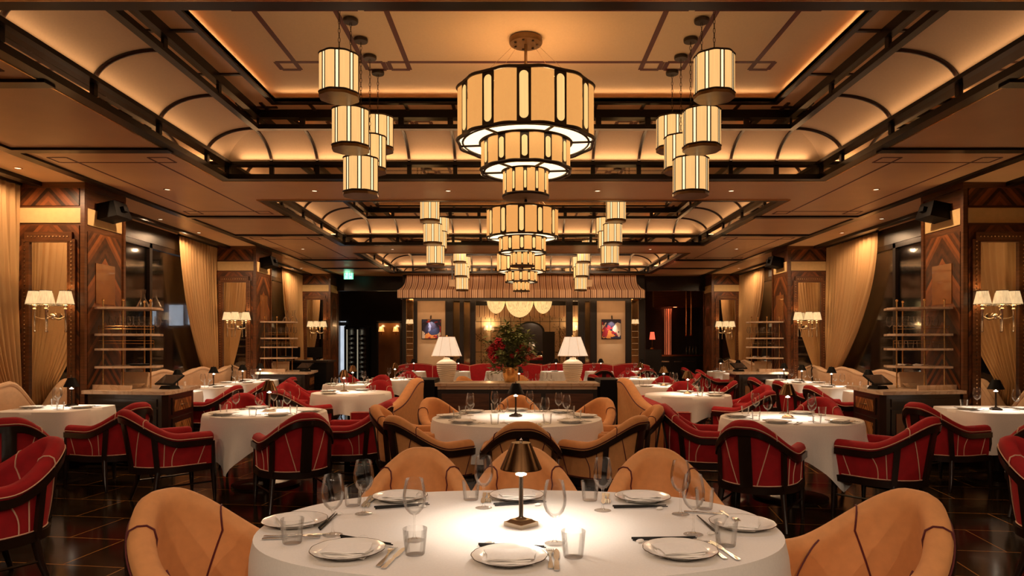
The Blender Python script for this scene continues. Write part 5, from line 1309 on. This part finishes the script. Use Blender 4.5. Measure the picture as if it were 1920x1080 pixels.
for i, (x, yb, r_) in enumerate(((930, 588, 17), (974, 595, 26), (1018, 588, 17))):
    KB = 20.6/F_PX; R = r_*KB; zt_ = CAM_Z+(VY-562)*KB; hb = (yb-562)*KB
    o = thing('bowl_pendant', ['left smaller', 'large middle', 'right smaller'][i]+' pleated bowl pendant beyond the partition opening', 'pendant lamp', ((x-VX)*KB, 20.6, zt_-hb), 0, 'pleated bowl pendants')
    MB().lathe([(R*math.sin(PI/2*k/12), hb*(1-math.cos(PI/2*k/12))) for k in range(13)], 48, wob=lambda g: 1+.015*math.cos(24*g)).build('bowl', 'bowlshade', o, sharp=80)
    MB().lathe([(0, -.05), (.018, -.04), (.03, -.015), (.015, .0)], 14).build('finial', 'brass', o)
    MB().tube([(R*1.01*math.cos(2*PI*k/36), R*1.01*math.sin(2*PI*k/36), hb) for k in range(36)], .012, 5, True).build('rim', 'brass', o); MB().tube([(0, 0, hb), (0, 0, H-zt_+hb)], .01, 5).build('stem', 'brass', o)
    lamp('bowl_bulb', 'POINT', ((x-VX)*KB, 20.6, zt_+.05), 20, WARM, .06)
for i, x in enumerate((-.9, .6, 1.5)):
    chair('red', x, 20.6, 0, 1, 'red tub chair in the room beyond the partition, %s' % ('left of the flowers', 'right of the flowers', 'under the right bowl pendant')[i], 'red chairs')
# left: dark lobby with wine cabinet, lit doorway and amber panel
KL = 23.0/F_PX; lx = lambda x: (x-VX)*KL; lz = lambda y: CAM_Z+(VY-y)*KL
dr = bpy.data.objects.new('door_1', None); C.objects.link(dr); dr.location = (lx(635), 23.5, 0); struct(dr, 'narrow doorway with bright white light')
MB().bb(-7*KL, 6*KL, -.02, .0, 0, lz(610)).build('lit_opening', 'coolwhite', dr, smooth=False); b = MB()
for x in (-7*KL-.08, 6*KL): b.bb(x, x+.08, -.06, .0, 0, lz(608))
b.build('door_frame', 'black', dr, smooth=False); MB().bb(-6*KL, 7*KL, -.03, 0, lz(603), lz(601.5)).build('light_slot', 'coolwhite', dr, smooth=False)
wc = thing('wine_cabinet', 'tall glass fronted wine cabinet with white lit edges in the dark lobby', 'cabinet', (lx(669), 22.9, 0)); W2 = 22*KL; zt_ = lz(615)
b = MB(); b.bb(-W2, W2, .35, .40, 0, zt_); b.bb(-W2, W2, -.02, .4, zt_, zt_+.06); b.bb(-W2, W2, -.02, .4, 0, .15)
for x in (-W2, -.045, W2-.05): b.bb(x, x+.05, -.02, .4, 0, zt_)
b.build('carcass', 'black', wc, smooth=False)
MB().bb(-W2+.05, W2-.05, .33, .345, .15, zt_).build('back_panel', 'steel', wc, smooth=False)
for k, x in enumerate((-W2+.07, .03)): MB().bb(x, x+.03, .0, .03, .2, zt_-.05).build('light_strip', 'coolwhite', wc, smooth=False)
for x0, x1 in ((-W2+.05, -.045), (.01, W2-.05)): MB().bb(x0, x1, -.015, -.005, .16, zt_-.01).build('glass_door', 'smoke_pane', wc, smooth=False)
for k in range(10):
    z = .25+k*(zt_-.4)/10
    MB().bb(-W2+.05, W2-.05, .02, .30, z-.012, z).build('wire_shelf', 'steel', wc, smooth=False)
    for j in range(5):
        x = -W2+.13+j*(W2*2-.2)/5
        o = tag(MB().lathe([(0, 0), (.042, .004), (.042, .17), (.016, .23), (.015, .28), (0, .28)], 10).build('wine_bottle', 'bottle', None, (lx(669)+x, 22.9+.03, z+.045)), 'dark wine bottle in the lit cabinet, shelf %d from the bottom, place %d' % (k+1, j+1), 'bottle', 'bottles in the wine cabinet'); o.rotation_euler = (-PI/2, 0, 0)
        o['label'] = 'dark wine bottle lying on the %s shelf of the lit cabinet, %s in the row' % (['lowest', 'second', 'third', 'fourth', 'fifth', 'sixth', 'seventh', 'eighth', 'ninth', 'top'][k], ['first', 'second', 'third', 'fourth', 'last'][j])
ap = thing('amber_door_panel', 'amber glossy wood panel in a dark frame beside the wine cabinet', 'panel', (lx(731), 22.9, 0)); MB().bb(-20*KL, 20*KL, 0, .05, .3, lz(606)).build('panel', 'amberwood', ap, smooth=False)
b = MB(); b.bb(-23*KL, -20*KL, -.02, .06, 0, lz(604)); b.bb(20*KL, 23*KL, -.02, .06, 0, lz(604)); b.bb(-23*KL, 23*KL, -.02, .06, lz(606), lz(602)); b.build('frame', 'wallblack', ap, smooth=False)
for i, x in enumerate((717, 744)):
    o = thing('lobby_wall_lamp', 'dim amber wall lamp on the %s side of the amber panel' % ('left', 'right')[i], 'wall lamp', (lx(x), 22.86, lz(622)), 0, 'lobby wall lamps'); MB().lathe([(.10, 0), (.07, .16)], 16, (0, -.05, 0)).build('lamp_shade', 'linen_lit', o); MB().tube([(0, 0, -.1), (0, -.05, 0)], .012, 5).build('arm', 'brass', o)
    lamp('lobby_bulb', 'POINT', (lx(x), 22.7, lz(612)), 2.5, WARM, .05)
ex = thing('exit_sign', 'hanging green emergency exit sign near the ceiling at the far left', 'sign', (lx(653)*.82, 18.9, 0)); zc = CAM_Z+(VY-516)*18.9/F_PX; hh = 7.6*18.9/F_PX
MB().bb(-hh*1.15, hh*1.15, -.015, .015, zc-hh, zc+hh).build('panel', 'exit', ex, smooth=False); MB().bb(-.01, .01, -.01, .01, zc+hh, H).build('hanger', 'black', ex, smooth=False)
b = MB()    # running figure and two characters' worth of strokes
def bar(x0, z0, x1, z1, t=.010):
    a, c = Vector((x0, -.018, zc+z0)), Vector((x1, -.018, zc+z1)); b.tube([tuple(a), tuple(c)], t/2, 4)
b.sphere((-.05, -.018, zc+.085), .016, 8)
for p in ((-.05, .065, -.045, .02), (-.045, .02, -.075, -.02), (-.045, .02, -.02, -.015), (-.05, .06, -.085, .045), (-.05, .06, -.015, .05), (.03, .09, .03, -.02), (.03, .09, .085, .09), (.085, .09, .085, -.02)): bar(*p)
for q in (-.06, .06):
    for p in ((-.03, -.04, .03, -.04), (0, -.03, 0, -.075), (-.03, -.045, -.03, -.07), (.03, -.045, .03, -.07), (-.03, -.07, .03, -.07), (-.04, -.08, -.04, -.10), (.04, -.08, .04, -.10), (-.04, -.10, .04, -.10)): bar(p[0]+q, p[1], p[2]+q, p[3], .007)
b.build('pictogram', 'exit_white', ex)
lamp('exit_glow', 'POINT', (lx(653)*.82, 18.75, zc), .6, (.2, 1, .6), .08)
hd = thing('host_desk', 'black host desk with screens beside the third left pillar', 'desk', (-4.75, 15.3, 0)); MB().bb(-.5, .55, -.3, .3, 0, 1.05).build('carcass', 'black', hd, smooth=False); MB().bb(-.55, .6, -.33, .33, 1.05, 1.09).build('desktop', 'wallblack', hd, smooth=False)
for x in (-.28, .2):
    o = MB().bb(x-.16, x+.16, .0, .03, 1.15, 1.38).build('monitor', 'black', hd, smooth=False); MB().bb(x-.03, x+.03, .0, .05, 1.09, 1.15).build('monitor_stand', 'black', hd, smooth=False)
# right: dark bar with red light
bc = thing('bar_counter', 'dark bar counter with a polished edge in the red lit bar on the far right', 'bar', (lx(1268), 22.0, 0)); MB().bb(-.85, .75, -.2, .3, 0, 1.06).build('carcass', 'wallblack', bc, smooth=False); MB().bb(-.9, .8, -.26, .34, 1.06, 1.11).build('bar_top', 'copper', bc, smooth=False)
for k in range(4): MB().bb(-.75+.4*k, -.5+.4*k, -.215, -.2, .88, .91).build('pull_handle', 'nickel', bc, smooth=False)
MB().bb(-.9, .9, .0, .25, lz(578), H-.004).build('bulkhead', 'veneer_plain', thing('bar_bulkhead', 'brown wood bulkhead above the dark bar on the far right', 'bulkhead', (lx(1268), 22.2, 0)), smooth=False)
rc = thing('lit_red_column', 'glowing red panelled column in the bar on the far right', 'column', (lx(1252), 22.9, 0)); MB().bb(-6*KL, 6*KL, 0, .12, .9, lz(579)).build('panel', 'redglow', rc, smooth=False); b = MB()
for x in (-6*KL, -2.5*KL, 2.5*KL, 5.2*KL): b.bb(x, x+.02, -.02, .0, .9, lz(579))
b.build('batten', 'wallblack', rc, smooth=False)
for i, x in enumerate((1287, 1296)):
    o = thing('hanging_rod', 'polished copper rod hanging over the bar, %s of the pair' % ('left', 'right')[i], 'rod', (lx(x)*.952, 21.9, 0), 0, 'copper rods'); z0 = lz(629); MB().tube([(0, 0, z0), (0, 0, H)], .022, 8).build('rod', 'copper', o); MB().sphere((0, 0, z0), .04, 10).build('end_ball', 'copper', o)
rl = thing('red_table_lamp', 'small lamp with a glowing red shade in the dark bar', 'table lamp', (lx(1223)*.922, 21.2, 0)); z0 = lz(640); MB().lathe([(.09, z0+.05), (.06, z0+.28)], 18).build('lamp_shade', 'redlamp', rl); MB().tube([(0, 0, z0-.2), (0, 0, z0+.1)], .015, 6).build('stem', 'brass', rl); MB().lathe([(0, z0-.25), (.08, z0-.25), (.05, z0-.2), (0, z0-.19)], 14).build('base', 'brass', rl)
tb = thing('lamp_cabinet', 'dark cabinet under the red shaded lamp in the bar', 'cabinet', (lx(1223)*.922, 21.2, 0)); MB().bb(-.3, .25, -.2, .25, 0, z0-.26).build('carcass', 'wallblack', tb, smooth=False)
lamp('bar_lamp_bulb', 'POINT', (lx(1223)*.922, 21.2, z0+.32), 2, (1, .12, .05), .04); lamp('bar_back_light', 'POINT', (lx(1262), 22.7, 2.6), 3, (1, .16, .06), .06)
for i, x in enumerate((1288, 1294, 1300, 1306)):
    tag(MB().lathe([(0, 0), (.035, .004), (.035, .16), (.013, .22), (.012, .27), (0, .27)], 12).build('spirit_bottle', 'bottle', None, (lx(x)*.955, 22.0, 1.111)), 'spirit bottle on the dark bar counter, %s from the red column' % ['first', 'second', 'third', 'last'][i], 'bottle', 'spirit bottles on the bar')
